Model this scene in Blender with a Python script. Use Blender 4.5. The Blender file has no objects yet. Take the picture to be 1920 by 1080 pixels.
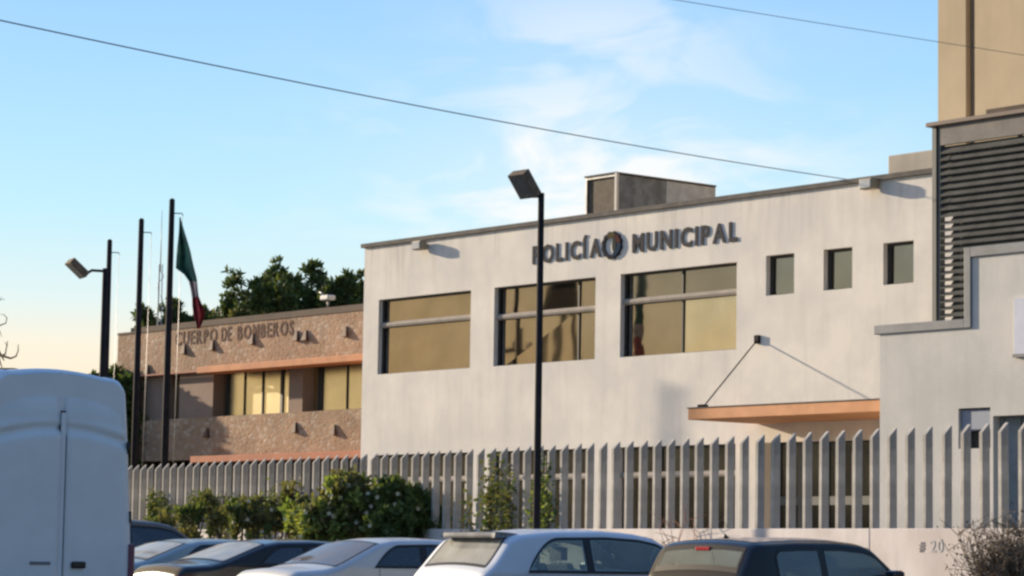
import bpy, bmesh, math, random
from mathutils import Vector, Matrix
R = math.radians
sc = bpy.context.scene
C = sc.collection

# ------------------------------------------------------------------ camera
F = 5055.0                      # focal length in pixels of a 1920 wide frame
EYE = 1.15
PITCH = math.atan(506 / F)
ROLL = 0.0156
r0 = Vector((1, 0, 0)); fw = Vector((0, math.cos(PITCH), math.sin(PITCH))); u0 = Vector((0, -math.sin(PITCH), math.cos(PITCH)))
CR = math.cos(ROLL) * r0 + math.sin(ROLL) * u0
CU = -math.sin(ROLL) * r0 + math.cos(ROLL) * u0
cd = bpy.data.cameras.new('camera'); cam = bpy.data.objects.new('camera', cd); C.objects.link(cam)
m = Matrix((CR, CU, -fw)).transposed().to_4x4(); m.translation = Vector((0, 0, EYE)); cam.matrix_world = m
cd.sensor_width = 36; cd.lens = F / 1920 * 36; cd.clip_start = 0.1; cd.clip_end = 6000
sc.camera = cam
sc.render.resolution_x = 1024; sc.render.resolution_y = 576

# ------------------------------------------------------------------ light
SUN_AZ = math.atan2(-0.80, 0.60)      # measured from +Y towards +X
SUN_EL = R(13.5)
W = bpy.data.worlds.new('World'); sc.world = W; W.use_nodes = True
nt = W.node_tree; N = nt.nodes; L = nt.links
bg = N['Background']
sky = N.new('ShaderNodeTexSky'); sky.sky_type = 'NISHITA'; sky.sun_disc = False
sky.sun_elevation = SUN_EL; sky.sun_rotation = SUN_AZ; sky.altitude = 1500; sky.air_density = 1.0; sky.dust_density = 0.6; sky.ozone_density = 2.0
tc = N.new('ShaderNodeTexCoord'); sep = N.new('ShaderNodeSeparateXYZ'); L.new(tc.outputs['Generated'], sep.inputs[0])
def mth(op, a, b=None, clamp=False):
    n = N.new('ShaderNodeMath'); n.operation = op; n.use_clamp = clamp
    for i, v in enumerate((a, b)):
        if v is None: continue
        if isinstance(v, (int, float)): n.inputs[i].default_value = v
        else: L.new(v, n.inputs[i])
    return n.outputs[0]
# colour of the clear sky by height above the horizon
el = mth('MULTIPLY', sep.outputs['Z'], 1.0)
ramp = N.new('ShaderNodeValToRGB'); L.new(el, ramp.inputs[0])
cr = ramp.color_ramp; cr.interpolation = 'LINEAR'
SK = [(0.0, (1.0, .74, .48)), (.06, (1.0, .84, .62)), (.075, (.98, .88, .70)), (.092, (.78, .90, .88)), (.125, (.56, .86, .98)), (.165, (.44, .75, 1.0)), (.205, (.36, .65, 1.0)), (.5, (.22, .42, .80)), (1.0, (.12, .26, .62))]
while len(cr.elements) < len(SK): cr.elements.new(.5)
for e, (p, c) in zip(cr.elements, SK): e.position = p; e.color = (*c, 1)
# thin cirrus
mp = N.new('ShaderNodeMapping'); L.new(tc.outputs['Generated'], mp.inputs[0]); mp.inputs['Scale'].default_value = (10, 10, 26); mp.inputs['Rotation'].default_value = (0, R(14), 0); mp.inputs['Location'].default_value = (3.1, 0.4, 1.7)
nz = N.new('ShaderNodeTexNoise'); L.new(mp.outputs[0], nz.inputs['Vector']); nz.inputs['Scale'].default_value = 1.6; nz.inputs['Detail'].default_value = 7; nz.inputs['Roughness'].default_value = .52; nz.inputs['Distortion'].default_value = .55
cl = mth('MULTIPLY', mth('SUBTRACT', nz.outputs['Fac'], .43, True), 7.0, True)
def bump_fn(v, c, w):
    d = mth('DIVIDE', mth('SUBTRACT', v, c), w); d = mth('MULTIPLY', d, d)
    return mth('POWER', 2.718, mth('MULTIPLY', d, -1.0))
mask = mth('MULTIPLY', bump_fn(sep.outputs['X'], .030, .080), bump_fn(sep.outputs['Z'], .138, .034))
mask = mth('ADD', mask, mth('MULTIPLY', bump_fn(sep.outputs['X'], .03, .055), mth('MULTIPLY', bump_fn(sep.outputs['Z'], .195, .02), .35)))
cl = mth('MULTIPLY', mth('ADD', mth('MULTIPLY', cl, .95), .34), mask, True)
cl = mth('MULTIPLY', cl, 1.0)
mx = N.new('ShaderNodeMix'); mx.data_type = 'RGBA'; L.new(cl, mx.inputs[0]); L.new(ramp.outputs[0], mx.inputs[6]); mx.inputs[7].default_value = (.96, .97, .96, 1)
# evening glow round the sun, dimmer sky on the side away from it
S_ = (math.sin(SUN_AZ) * math.cos(SUN_EL), math.cos(SUN_AZ) * math.cos(SUN_EL), math.sin(SUN_EL))
dt = N.new('ShaderNodeVectorMath'); dt.operation = 'DOT_PRODUCT'; L.new(tc.outputs['Generated'], dt.inputs[0]); dt.inputs[1].default_value = S_
def mr(v, a, b_, c, d):
    n = N.new('ShaderNodeMapRange'); n.interpolation_type = 'SMOOTHSTEP'; L.new(v, n.inputs[0]); n.inputs[1].default_value = a; n.inputs[2].default_value = b_; n.inputs[3].default_value = c; n.inputs[4].default_value = d; return n.outputs[0]
gw = N.new('ShaderNodeMix'); gw.data_type = 'RGBA'; L.new(mr(dt.outputs['Value'], .74, .96, 0, .92), gw.inputs[0]); L.new(mx.outputs[2], gw.inputs[6]); gw.inputs[7].default_value = (1.25, .92, .50, 1)
dm = N.new('ShaderNodeVectorMath'); dm.operation = 'SCALE'; L.new(gw.outputs[2], dm.inputs[0]); L.new(mr(dt.outputs['Value'], -.35, .40, .52, 1.0), dm.inputs['Scale'])
SKYLEV = 11.8
sc2 = N.new('ShaderNodeVectorMath'); sc2.operation = 'SCALE'; L.new(dm.outputs[0], sc2.inputs[0]); sc2.inputs['Scale'].default_value = SKYLEV
mx2 = N.new('ShaderNodeMix'); mx2.data_type = 'RGBA'; mx2.inputs[0].default_value = .90
L.new(sky.outputs[0], mx2.inputs[6]); L.new(sc2.outputs[0], mx2.inputs[7])
L.new(mx2.outputs[2], bg.inputs[0]); bg.inputs[1].default_value = 0.06

sd = bpy.data.lights.new('sun', 'SUN'); sun = bpy.data.objects.new('sun', sd); C.objects.link(sun)
sd.energy = 5.0; sd.angle = R(.9); sd.color = (1.0, .83, .62)
S = Vector((math.sin(SUN_AZ) * math.cos(SUN_EL), math.cos(SUN_AZ) * math.cos(SUN_EL), math.sin(SUN_EL)))
sun.rotation_euler = S.to_track_quat('Z', 'Y').to_euler(); sun.location = (-30, 20, 30)
sc.view_settings.view_transform = 'Standard'; sc.view_settings.look = 'None'; sc.view_settings.gamma = 1; sc.view_settings.exposure = 0.62
sc.cycles.filter_width = 2.6
sc.cycles.max_bounces = 6; sc.cycles.transparent_max_bounces = 24

# ------------------------------------------------------------------ helpers
def ray(px, py): return F * fw + (px - 960) * CR + (540 - py) * CU
def at(px, py, Y):
    d = ray(px, py); return Vector((0, 0, EYE)) + d * (Y / d.y)
def ground(px, Y):
    hy = 1046 + .0156 * (px - 960); p = at(px, hy, Y); return Vector((p.x, p.y, 0))
class Plane:
    """vertical plane: local X runs right and towards the viewer, local Y away behind the face, Z up"""
    def __init__(s, px, Y, a):
        s.o = ground(px, Y); s.u = Vector((math.sin(a), -math.cos(a), 0)); s.n = Vector((math.cos(a), math.sin(a), 0)); s.rz = a - math.pi / 2
    def loc(s, px, py, t=0.0):      # t = local Y
        d = ray(px, py); o = Vector((0, 0, EYE)); P = s.o + s.n * t
        p = o + d * ((P - o).dot(s.n) / d.dot(s.n)); q = p - s.o
        return Vector((q.dot(s.u), t, q.z))
    def X(s, px, t=0.0): return s.loc(px, 1046 + .0156 * (px - 960), t).x
    def w(s, x, y, z): return s.o + s.u * x + s.n * y + Vector((0, 0, z))

class MB:
    def __init__(s): s.v = []; s.f = []; s.m = []; s.sm = []
    def add(s, vs, fs, mi=0, smooth=False):
        b = len(s.v); s.v += [tuple(v) for v in vs]
        for f in fs: s.f.append(tuple(b + i for i in f)); s.m.append(mi); s.sm.append(smooth)
        return s
    def box(s, x0, x1, y0, y1, z0, z1, mi=0):
        vs = [(x0, y0, z0), (x1, y0, z0), (x1, y1, z0), (x0, y1, z0), (x0, y0, z1), (x1, y0, z1), (x1, y1, z1), (x0, y1, z1)]
        return s.add(vs, [(0, 3, 2, 1), (4, 5, 6, 7), (0, 1, 5, 4), (1, 2, 6, 5), (2, 3, 7, 6), (3, 0, 4, 7)], mi)
    def prism(s, poly, y0, y1, mi=0):        # poly in x,z ; extruded along y
        n = len(poly); vs = [(x, y0, z) for x, z in poly] + [(x, y1, z) for x, z in poly]
        fs = [tuple(range(n)), tuple(range(2 * n - 1, n - 1, -1))] + [(i, i + n, (i + 1) % n + n, (i + 1) % n) for i in range(n)]
        return s.add(vs, fs, mi)
    def tube(s, pts, r, seg=8, mi=0, cap=True, smooth=True):
        pts = [Vector(p) for p in pts]; n = len(pts); rs = r if isinstance(r, (list, tuple)) else [r] * n
        vs = []; fs = []
        for i, p in enumerate(pts):
            d = (pts[min(i + 1, n - 1)] - pts[max(i - 1, 0)]).normalized()
            a = Vector((0, 0, 1)) if abs(d.z) < .9 else Vector((1, 0, 0))
            x = d.cross(a).normalized(); y = d.cross(x)
            for k in range(seg):
                t = 2 * math.pi * k / seg; vs.append(p + (x * math.cos(t) + y * math.sin(t)) * rs[i])
        for i in range(n - 1):
            for k in range(seg):
                fs.append((i * seg + k, i * seg + (k + 1) % seg, (i + 1) * seg + (k + 1) % seg, (i + 1) * seg + k))
        s.add(vs, fs, mi, smooth)
        if cap:
            b = len(s.v) - len(vs)
            s.f += [tuple(b + k for k in range(seg))[::-1], tuple(b + (n - 1) * seg + k for k in range(seg))]; s.m += [mi, mi]; s.sm += [False, False]
        return s
    def build(s, name, mats, parent=None, loc=None, rz=None, bevel=0):
        me = bpy.data.meshes.new(name); me.from_pydata(s.v, [], s.f)
        if not isinstance(mats, (list, tuple)): mats = [mats]
        for k in mats: me.materials.append(k)
        me.polygons.foreach_set('material_index', s.m); me.polygons.foreach_set('use_smooth', s.sm); me.update()
        o = bpy.data.objects.new(name, me); C.objects.link(o)
        if parent: o.parent = parent
        if loc is not None: o.location = loc
        if rz is not None: o.rotation_euler.z = rz
        if bevel:
            b = o.modifiers.new('bevel', 'BEVEL'); b.width = bevel; b.segments = 2; b.limit_method = 'ANGLE'; b.angle_limit = R(40)
        return o
def tag(o, label=None, cat=None, group=None, kind=None):
    if label: o['label'] = label
    if cat: o['category'] = cat
    if group: o['group'] = group
    if kind: o['kind'] = kind
    return o
def empty(name, loc, rz=0, **k):
    o = bpy.data.objects.new(name, None); C.objects.link(o); o.location = loc; o.rotation_euler.z = rz; o.empty_display_size = .3
    return tag(o, **k)
def copy_tree(o, parent=None):
    c = o.copy(); C.objects.link(c); c.parent = parent
    for ch in list(o.children): copy_tree(ch, c)
    return c

# ------------------------------------------------------------------ materials
def mat(name, col, rough=.7, metal=0, col2=None, scale=3, streak=0, bump=0, bscale=60, spec=.5, stretch=(1, 1, 1), detail=6, coat=0, contrast=(.38, .62), alpha_glass=None):
    m = bpy.data.materials.new(name); m.use_nodes = True; t = m.node_tree; n = t.nodes; l = t.links
    b = n['Principled BSDF']; b.inputs['Base Color'].default_value = (*col, 1); b.inputs['Roughness'].default_value = rough; b.inputs['Metallic'].default_value = metal
    b.inputs['Specular IOR Level'].default_value = spec; b.inputs['Coat Weight'].default_value = coat; b.inputs['Coat Roughness'].default_value = .06
    tcn = n.new('ShaderNodeTexCoord')
    if col2 is None: col2 = tuple(c * .86 for c in col)
    mpn = n.new('ShaderNodeMapping'); l.new(tcn.outputs['Object'], mpn.inputs[0]); mpn.inputs['Scale'].default_value = stretch
    z = n.new('ShaderNodeTexNoise'); l.new(mpn.outputs[0], z.inputs['Vector']); z.inputs['Scale'].default_value = scale; z.inputs['Detail'].default_value = detail; z.inputs['Roughness'].default_value = .6
    rp = n.new('ShaderNodeMapRange'); l.new(z.outputs['Fac'], rp.inputs[0]); rp.inputs[1].default_value = contrast[0]; rp.inputs[2].default_value = contrast[1]
    x = n.new('ShaderNodeMix'); x.data_type = 'RGBA'; l.new(rp.outputs[0], x.inputs[0]); x.inputs[6].default_value = (*col, 1); x.inputs[7].default_value = (*col2, 1)
    out = x.outputs[2]
    if streak:
        mp2 = n.new('ShaderNodeMapping'); l.new(tcn.outputs['Object'], mp2.inputs[0]); mp2.inputs['Scale'].default_value = (2.2, 2.2, .22)
        z2 = n.new('ShaderNodeTexNoise'); l.new(mp2.outputs[0], z2.inputs['Vector']); z2.inputs['Scale'].default_value = 2.2; z2.inputs['Detail'].default_value = 8
        rp2 = n.new('ShaderNodeMapRange'); l.new(z2.outputs['Fac'], rp2.inputs[0]); rp2.inputs[1].default_value = .5; rp2.inputs[2].default_value = .75; rp2.inputs[4].default_value = streak
        x2 = n.new('ShaderNodeMix'); x2.data_type = 'RGBA'; l.new(rp2.outputs[0], x2.inputs[0]); l.new(out, x2.inputs[6]); x2.inputs[7].default_value = (*(c * .55 for c in col), 1)
        out = x2.outputs[2]
    l.new(out, b.inputs['Base Color'])
    if bump:
        z3 = n.new('ShaderNodeTexNoise'); l.new(tcn.outputs['Object'], z3.inputs['Vector']); z3.inputs['Scale'].default_value = bscale; z3.inputs['Detail'].default_value = 5
        bp = n.new('ShaderNodeBump'); bp.inputs['Strength'].default_value = bump; bp.inputs['Distance'].default_value = .02; l.new(z3.outputs['Fac'], bp.inputs['Height']); l.new(bp.outputs[0], b.inputs['Normal'])
    return m
def drips(m, ztop, depth, amount):
    t = m.node_tree; n = t.nodes; l = t.links; b = n['Principled BSDF']; src = b.inputs['Base Color'].links[0].from_socket
    tcn = n.new('ShaderNodeTexCoord'); mp_ = n.new('ShaderNodeMapping'); l.new(tcn.outputs['Object'], mp_.inputs[0]); mp_.inputs['Scale'].default_value = (3.1, 3.1, .30)
    z = n.new('ShaderNodeTexNoise'); l.new(mp_.outputs[0], z.inputs['Vector']); z.inputs['Scale'].default_value = 1.6; z.inputs['Detail'].default_value = 5
    a = n.new('ShaderNodeMapRange'); l.new(z.outputs['Fac'], a.inputs[0]); a.inputs[1].default_value = .50; a.inputs[2].default_value = .68; a.inputs[4].default_value = amount
    sp = n.new('ShaderNodeSeparateXYZ'); l.new(tcn.outputs['Object'], sp.inputs[0]); c = n.new('ShaderNodeMapRange'); l.new(sp.outputs['Z'], c.inputs[0]); c.inputs[1].default_value = ztop - depth; c.inputs[2].default_value = ztop
    p_ = n.new('ShaderNodeMath'); p_.operation = 'MULTIPLY'; l.new(a.outputs[0], p_.inputs[0]); l.new(c.outputs[0], p_.inputs[1])
    x = n.new('ShaderNodeMix'); x.data_type = 'RGBA'; l.new(p_.outputs[0], x.inputs[0]); l.new(src, x.inputs[6]); x.inputs[7].default_value = (.30, .27, .23, 1); l.new(x.outputs[2], b.inputs['Base Color'])
def glass(name, tint, gloss=.35, rough=.02, grime_sheen=(.3, .3, .3), g=.12):
    m = bpy.data.materials.new(name); m.use_nodes = True; t = m.node_tree; n = t.nodes; l = t.links
    for k in list(n):
        if k.type != 'OUTPUT_MATERIAL': n.remove(k)
    o = [k for k in n if k.type == 'OUTPUT_MATERIAL'][0]
    tr = n.new('ShaderNodeBsdfTransparent'); tr.inputs[0].default_value = (*tint, 1)
    gl = n.new('ShaderNodeBsdfGlossy'); gl.inputs['Roughness'].default_value = rough; gl.inputs[0].default_value = (.9, .95, 1, 1)
    fr = n.new('ShaderNodeFresnel'); fr.inputs[0].default_value = 1.6
    ad = n.new('ShaderNodeMath'); ad.operation = 'ADD'; ad.use_clamp = True; l.new(fr.outputs[0], ad.inputs[0]); ad.inputs[1].default_value = gloss
    x = n.new('ShaderNodeMixShader'); l.new(ad.outputs[0], x.inputs[0]); l.new(tr.outputs[0], x.inputs[1]); l.new(gl.outputs[0], x.inputs[2])
    df = n.new('ShaderNodeBsdfDiffuse'); df.inputs[0].default_value = (*grime_sheen, 1)
    tcn = n.new('ShaderNodeTexCoord'); z = n.new('ShaderNodeTexNoise'); l.new(tcn.outputs['Object'], z.inputs['Vector']); z.inputs['Scale'].default_value = 2.5
    mm = n.new('ShaderNodeMath'); mm.operation = 'MULTIPLY'; l.new(z.outputs['Fac'], mm.inputs[0]); mm.inputs[1].default_value = g * 2
    x2 = n.new('ShaderNodeMixShader'); l.new(mm.outputs[0], x2.inputs[0]); l.new(x.outputs[0], x2.inputs[1]); l.new(df.outputs[0], x2.inputs[2])
    l.new(x2.outputs[0], o.inputs[0]); return m
def film_glass(name, col, col2, rough=.06, scale=1.1):
    m = mat(name, col, rough, .92, col2, scale, spec=.6); t = m.node_tree; n = t.nodes; l = t.links
    tcn = n.new('ShaderNodeTexCoord'); z = n.new('ShaderNodeTexNoise'); l.new(tcn.outputs['Object'], z.inputs['Vector']); z.inputs['Scale'].default_value = 1.1; z.inputs['Detail'].default_value = 1
    bp = n.new('ShaderNodeBump'); bp.inputs['Strength'].default_value = .10; bp.inputs['Distance'].default_value = .02; l.new(z.outputs['Fac'], bp.inputs['Height']); l.new(bp.outputs[0], n['Principled BSDF'].inputs['Normal'])
    return m

M = {}
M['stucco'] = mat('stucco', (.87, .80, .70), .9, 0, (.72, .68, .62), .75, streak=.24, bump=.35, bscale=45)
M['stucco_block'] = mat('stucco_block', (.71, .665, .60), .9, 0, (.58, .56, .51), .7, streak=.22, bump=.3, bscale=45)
M['reveal'] = M['stucco']
M['cap'] = mat('cap_metal', (.17, .155, .135), .85, 0, (.12, .11, .10), 4, bump=.1, spec=.2)
M['cap_grey'] = mat('cap_grey', (.22, .23, .24), .55, 0, (.16, .17, .18), 3)
M['dark_frame'] = mat('dark_frame', (.035, .033, .03), .45, .3)
M['bar'] = mat('aluminium_bar', (.40, .35, .30), .8, .0, (.34, .30, .25), 5, spec=.2)
M['bronze'] = film_glass('bronze_glass', (.30, .245, .17), (.25, .205, .14), .025)
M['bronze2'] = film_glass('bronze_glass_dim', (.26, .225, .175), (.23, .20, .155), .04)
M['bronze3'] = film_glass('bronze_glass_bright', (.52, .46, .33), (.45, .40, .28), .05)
M['bronze4'] = film_glass('small_window_glass', (.27, .25, .205), (.23, .21, .17), .08)
M['dark_glass'] = film_glass('ground_floor_glass', (.055, .055, .05), (.03, .03, .03), .15)
M['orange'] = mat('orange_paint', (.62, .235, .085), .75, 0, (.50, .18, .065), 2, streak=.3)
M['orange_pale'] = mat('orange_pale_paint', (.74, .36, .17), .75, 0, (.62, .29, .13), 2, streak=.15)
M['letter'] = mat('letter_metal', (.085, .08, .08), .9, 0, spec=.1)
M['letter_brown'] = mat('letter_brown', (.20, .125, .09), .9, spec=.1)
M['beige'] = mat('beige_render', (.64, .50, .32), .9, 0, (.57, .445, .28), .8, streak=.14, bump=.2)
M['groove'] = mat('groove_shade', (.22, .18, .13), .9)
M['slat'] = mat('slat_metal', (.115, .115, .105), .85, 0, (.08, .08, .072), 3, spec=.15)
M['frame_green'] = mat('frame_green', (.12, .125, .12), .5, .2)
M['pole'] = mat('pole_paint', (.018, .016, .019), .8, .0, (.03, .025, .026), 3, spec=.15)
M['lamp_top'] = mat('lamp_housing', (.20, .155, .115), .85, 0, (.13, .105, .08), 8, spec=.2)
M['lamp_glass'] = mat('lamp_lens', (.11, .12, .125), .5, 0, (.07, .075, .08), 12)
M['fence'] = mat('fence_concrete', (.48, .455, .415), .9, 0, (.27, .255, .23), 2.2, streak=.35, bump=.3)
M['fence_wall'] = mat('fence_wall_paint', (.68, .63, .60), .92, 0, (.56, .50, .47), 1.1, streak=.4, bump=.25)
M['asphalt'] = mat('asphalt', (.05, .05, .052), .9, 0, (.075, .073, .07), .4, bump=.4, bscale=30)
M['paving'] = mat('paving', (.20, .19, .175), .9, 0, (.15, .145, .135), .8, bump=.2)
M['kerb'] = mat('kerb', (.36, .35, .33), .9)
M['white_line'] = mat('road_paint', (.7, .7, .68), .7, 0, (.45, .45, .44), 6)
M['rubber'] = mat('rubber', (.02, .02, .02), .8)
M['rim'] = mat('rim', (.45, .45, .47), .35, .8)
M['trim'] = mat('black_trim', (.012, .012, .014), .35)
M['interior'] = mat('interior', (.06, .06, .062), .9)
M['seat'] = mat('seat_cloth', (.16, .16, .165), .9, 0, (.10, .10, .105), 6)
M['chrome'] = mat('chrome', (.6, .6, .6), .15, 1)
M['red_lens'] = mat('red_lens', (.45, .02, .02), .2)
M['clear_lens'] = mat('clear_lens', (.6, .6, .6), .1)
M['carglass'] = glass('car_glass', (.74, .86, .80), .08, grime_sheen=(.42, .52, .48), g=.22)
M['carglass_dark'] = glass('car_glass_dark', (.08, .10, .13), .08, grime_sheen=(.05, .07, .1), g=.10)
M['carglass_sheen'] = glass('car_glass_painted_sheen', (.40, .42, .40), .16, .08, grime_sheen=(.52, .52, .48), g=.55)  # pale film colour stands in for reflections on the rear windows
M['bark'] = mat('bark', (.11, .08, .06), .95, 0, (.07, .05, .04), 8, bump=.4)
M['twig'] = mat('dry_twig', (.22, .165, .11), .95, 0, (.13, .10, .07), 5)
def leafmat(name, a, b, tr=.32):
    m = mat(name, a, .65, 0, b, 1.7, contrast=(.38, .62), spec=.25); t = m.node_tree; n = t.nodes; l = t.links
    pb_n = n['Principled BSDF']; src = pb_n.inputs['Base Color'].links[0].from_socket; o = [k for k in n if k.type == 'OUTPUT_MATERIAL'][0]
    tl = n.new('ShaderNodeBsdfTranslucent'); vm = n.new('ShaderNodeVectorMath'); vm.operation = 'MULTIPLY'; l.new(src, vm.inputs[0]); vm.inputs[1].default_value = (1.7, 1.6, .8); l.new(vm.outputs[0], tl.inputs[0])
    x = n.new('ShaderNodeMixShader'); x.inputs[0].default_value = tr; l.new(pb_n.outputs[0], x.inputs[1]); l.new(tl.outputs[0], x.inputs[2]); l.new(x.outputs[0], o.inputs[0])
    return m
M['conifer'] = leafmat('conifer_leaf', (.045, .080, .035), (.085, .115, .040))
M['leaf'] = leafmat('shrub_leaf', (.13, .20, .05), (.27, .31, .09))
M['leaf_dark'] = leafmat('dark_leaf', (.06, .105, .04), (.11, .145, .05))
M['leaf_olive'] = leafmat('olive_leaf', (.17, .16, .075), (.10, .12, .05))
M['petal'] = mat('petal', (.75, .72, .55), .7)
M['steel'] = mat('galvanised', (.40, .40, .40), .45, .5, (.28, .28, .28), 5)
M['wire'] = mat('wire', (.16, .18, .21), .8)
M['redroof'] = mat('red_roof', (.20, .06, .045), .8)

def stone(name, cols, scale, mortar):
    m = bpy.data.materials.new(name); m.use_nodes = True; t = m.node_tree; n = t.nodes; l = t.links; b = n['Principled BSDF']; b.inputs['Roughness'].default_value = .92
    tcn = n.new('ShaderNodeTexCoord'); mpn = n.new('ShaderNodeMapping'); l.new(tcn.outputs['Object'], mpn.inputs[0]); mpn.inputs['Scale'].default_value = (scale, scale, scale * 1.7)
    v = n.new('ShaderNodeTexVoronoi'); l.new(mpn.outputs[0], v.inputs['Vector']); v.inputs['Scale'].default_value = 1
    v2 = n.new('ShaderNodeTexVoronoi'); v2.feature = 'DISTANCE_TO_EDGE'; l.new(mpn.outputs[0], v2.inputs['Vector']); v2.inputs['Scale'].default_value = 1
    sp = n.new('ShaderNodeSeparateColor'); l.new(v.outputs['Color'], sp.inputs[0])
    rp = n.new('ShaderNodeValToRGB'); l.new(sp.outputs[0], rp.inputs[0]); rp.color_ramp.interpolation = 'CONSTANT'
    while len(rp.color_ramp.elements) < len(cols): rp.color_ramp.elements.new(.5)
    for i, (e, c) in enumerate(zip(rp.color_ramp.elements, cols)): e.position = i / len(cols); e.color = (*c, 1)
    th = n.new('ShaderNodeMath'); th.operation = 'LESS_THAN'; l.new(v2.outputs['Distance'], th.inputs[0]); th.inputs[1].default_value = .05
    x = n.new('ShaderNodeMix'); x.data_type = 'RGBA'; l.new(th.outputs[0], x.inputs[0]); l.new(rp.outputs[0], x.inputs[6]); x.inputs[7].default_value = (*mortar, 1)
    z = n.new('ShaderNodeTexNoise'); l.new(tcn.outputs['Object'], z.inputs['Vector']); z.inputs['Scale'].default_value = .9; z.inputs['Detail'].default_value = 6
    mr = n.new('ShaderNodeMapRange'); l.new(z.outputs['Fac'], mr.inputs[0]); mr.inputs[1].default_value = .3; mr.inputs[2].default_value = .7; mr.inputs[3].default_value = .60; mr.inputs[4].default_value = .98
    vm = n.new('ShaderNodeVectorMath'); vm.operation = 'SCALE'; l.new(x.outputs[2], vm.inputs[0]); l.new(mr.outputs[0], vm.inputs['Scale']); l.new(vm.outputs[0], b.inputs['Base Color'])
    bp = n.new('ShaderNodeBump'); bp.inputs['Strength'].default_value = .6; bp.inputs['Distance'].default_value = .03; l.new(v2.outputs['Distance'], bp.inputs['Height']); l.new(bp.outputs[0], b.inputs['Normal'])
    return m
M['stone'] = stone('pink_stone', [(.47, .285, .17), (.50, .32, .20), (.42, .255, .15), (.56, .41, .29), (.44, .29, .175)], 6.5, (.42, .30, .21))
M['pier'] = mat('pier_render', (.32, .225, .17), .9, 0, (.27, .19, .145), 2, streak=.2)
M['parapet'] = mat('parapet_render', (.15, .11, .08), .9, 0, (.11, .085, .062), 2, streak=.3)

# ------------------------------------------------------------------ reference planes
AB = math.atan(4187 / F * math.cos(PITCH))     # direction of the buildings
AF = math.atan(3210 / F * math.cos(PITCH))     # direction of the fence
PB = Plane(672, 57.2, AB)
PF = Plane(1100, 38.0, AF)

# ------------------------------------------------------------------ ground
def grid_plane(name, x0, x1, y0, y1, z, mt):
    b = MB(); b.add([(x0, y0, z), (x1, y0, z), (x1, y1, z), (x0, y1, z)], [(0, 1, 2, 3)]); return b.build(name, mt)
tag(grid_plane('ground', -900, 900, -300, 2500, 0, M['asphalt']), kind='structure')
b = MB(); b.box(-14, 30, -1.1, -.13, .002, .14); tag(b.build('pavement', M['paving'], None, PF.o, PF.rz), kind='structure')
b = MB(); b.box(-14, 30, -1.25, -1.1, .002, .13); tag(b.build('kerb', M['kerb'], None, PF.o, PF.rz), kind='structure')
b = MB(); b.box(-40, 30, .2, 60, .002, .006); tag(b.build('courtyard_floor', M['paving'], None, PF.o, PF.rz), kind='structure')
b = MB()
for k in range(-4, 9): b.box(k * 2.75 - .06, k * 2.75 + .06, -6.4, -1.3, .002, .006)
tag(b.build('parking_lines', M['white_line'], None, PF.o, PF.rz), kind='structure')

# ------------------------------------------------------------------ walls with holes
def wall_holes(mb, x0, x1, z0, z1, holes, y0, y1, mi=0):
    xs = sorted({x0, x1, *[h[0] for h in holes], *[h[1] for h in holes]}); zs = sorted({z0, z1, *[h[2] for h in holes], *[h[3] for h in holes]})
    xs = [x for x in xs if x0 <= x <= x1]; zs = [z for z in zs if z0 <= z <= z1]
    def inh(x, z): return any(h[0] < x < h[1] and h[2] < z < h[3] for h in holes)
    solid = {}
    for i in range(len(xs) - 1):
        for j in range(len(zs) - 1): solid[i, j] = not inh((xs[i] + xs[i + 1]) / 2, (zs[j] + zs[j + 1]) / 2)
    for (i, j), s in solid.items():
        if not s: continue
        a, c, d, e = xs[i], xs[i + 1], zs[j], zs[j + 1]
        mb.add([(a, y0, d), (c, y0, d), (c, y0, e), (a, y0, e)], [(0, 1, 2, 3)], mi)
        mb.add([(a, y1, d), (c, y1, d), (c, y1, e), (a, y1, e)], [(3, 2, 1, 0)], mi)
        if not solid.get((i - 1, j)): mb.add([(a, y0, d), (a, y0, e), (a, y1, e), (a, y1, d)], [(0, 1, 2, 3)], mi)
        if not solid.get((i + 1, j)): mb.add([(c, y0, d), (c, y1, d), (c, y1, e), (c, y0, e)], [(0, 1, 2, 3)], mi)
        if not solid.get((i, j - 1)): mb.add([(a, y0, d), (a, y1, d), (c, y1, d), (c, y0, d)], [(0, 1, 2, 3)], mi)
        if not solid.get((i, j + 1)): mb.add([(a, y0, e), (c, y0, e), (c, y1, e), (a, y1, e)], [(0, 1, 2, 3)], mi)

# ------------------------------------------------------------------ white building
white = empty('office_building', PB.o, PB.rz, label='long white two storey building with a row of tinted windows', cat='building')
ZR = (PB.loc(672, 467).z + PB.loc(1740, 326).z) / 2
XR = PB.X(2150)
def rect(x0, x1, tl, tr, bl, br):
    a = PB.loc(x0, tl); c = PB.loc(x1, tr); d = PB.loc(x0, bl); e = PB.loc(x1, br)
    return ((a.x + d.x) / 2, (c.x + e.x) / 2, (d.z + e.z) / 2, (a.z + c.z) / 2)
BW = [rect(709, 882, 563, 546, 702, 692), rect(926, 1116, 541, 518, 687, 674), rect(1163, 1381, 514, 488, 667, 655)]
zb = sum(w[2] for w in BW) / 3; zt = sum(w[3] for w in BW) / 3
BW = [(w[0], w[1], zb, zt) for w in BW]
SW = [rect(1436, 1489, 480, 475, 555, 551), rect(1544, 1598, 468, 462, 545, 541), rect(1656, 1713, 456, 450, 533, 529)]
zb2 = sum(w[2] for w in SW) / 3; zt2 = sum(w[3] for w in SW) / 3
SW = [(w[0], w[1], zb2, zt2) for w in SW]
gz = PB.loc(1280, 835).z
GW = [(BW[0][0], BW[0][1], .5, gz), (BW[1][0], BW[1][1], .5, gz), (BW[2][0], BW[2][1], .5, gz)]
DW = (PB.X(1432), PB.X(1640), .02, gz)
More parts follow.
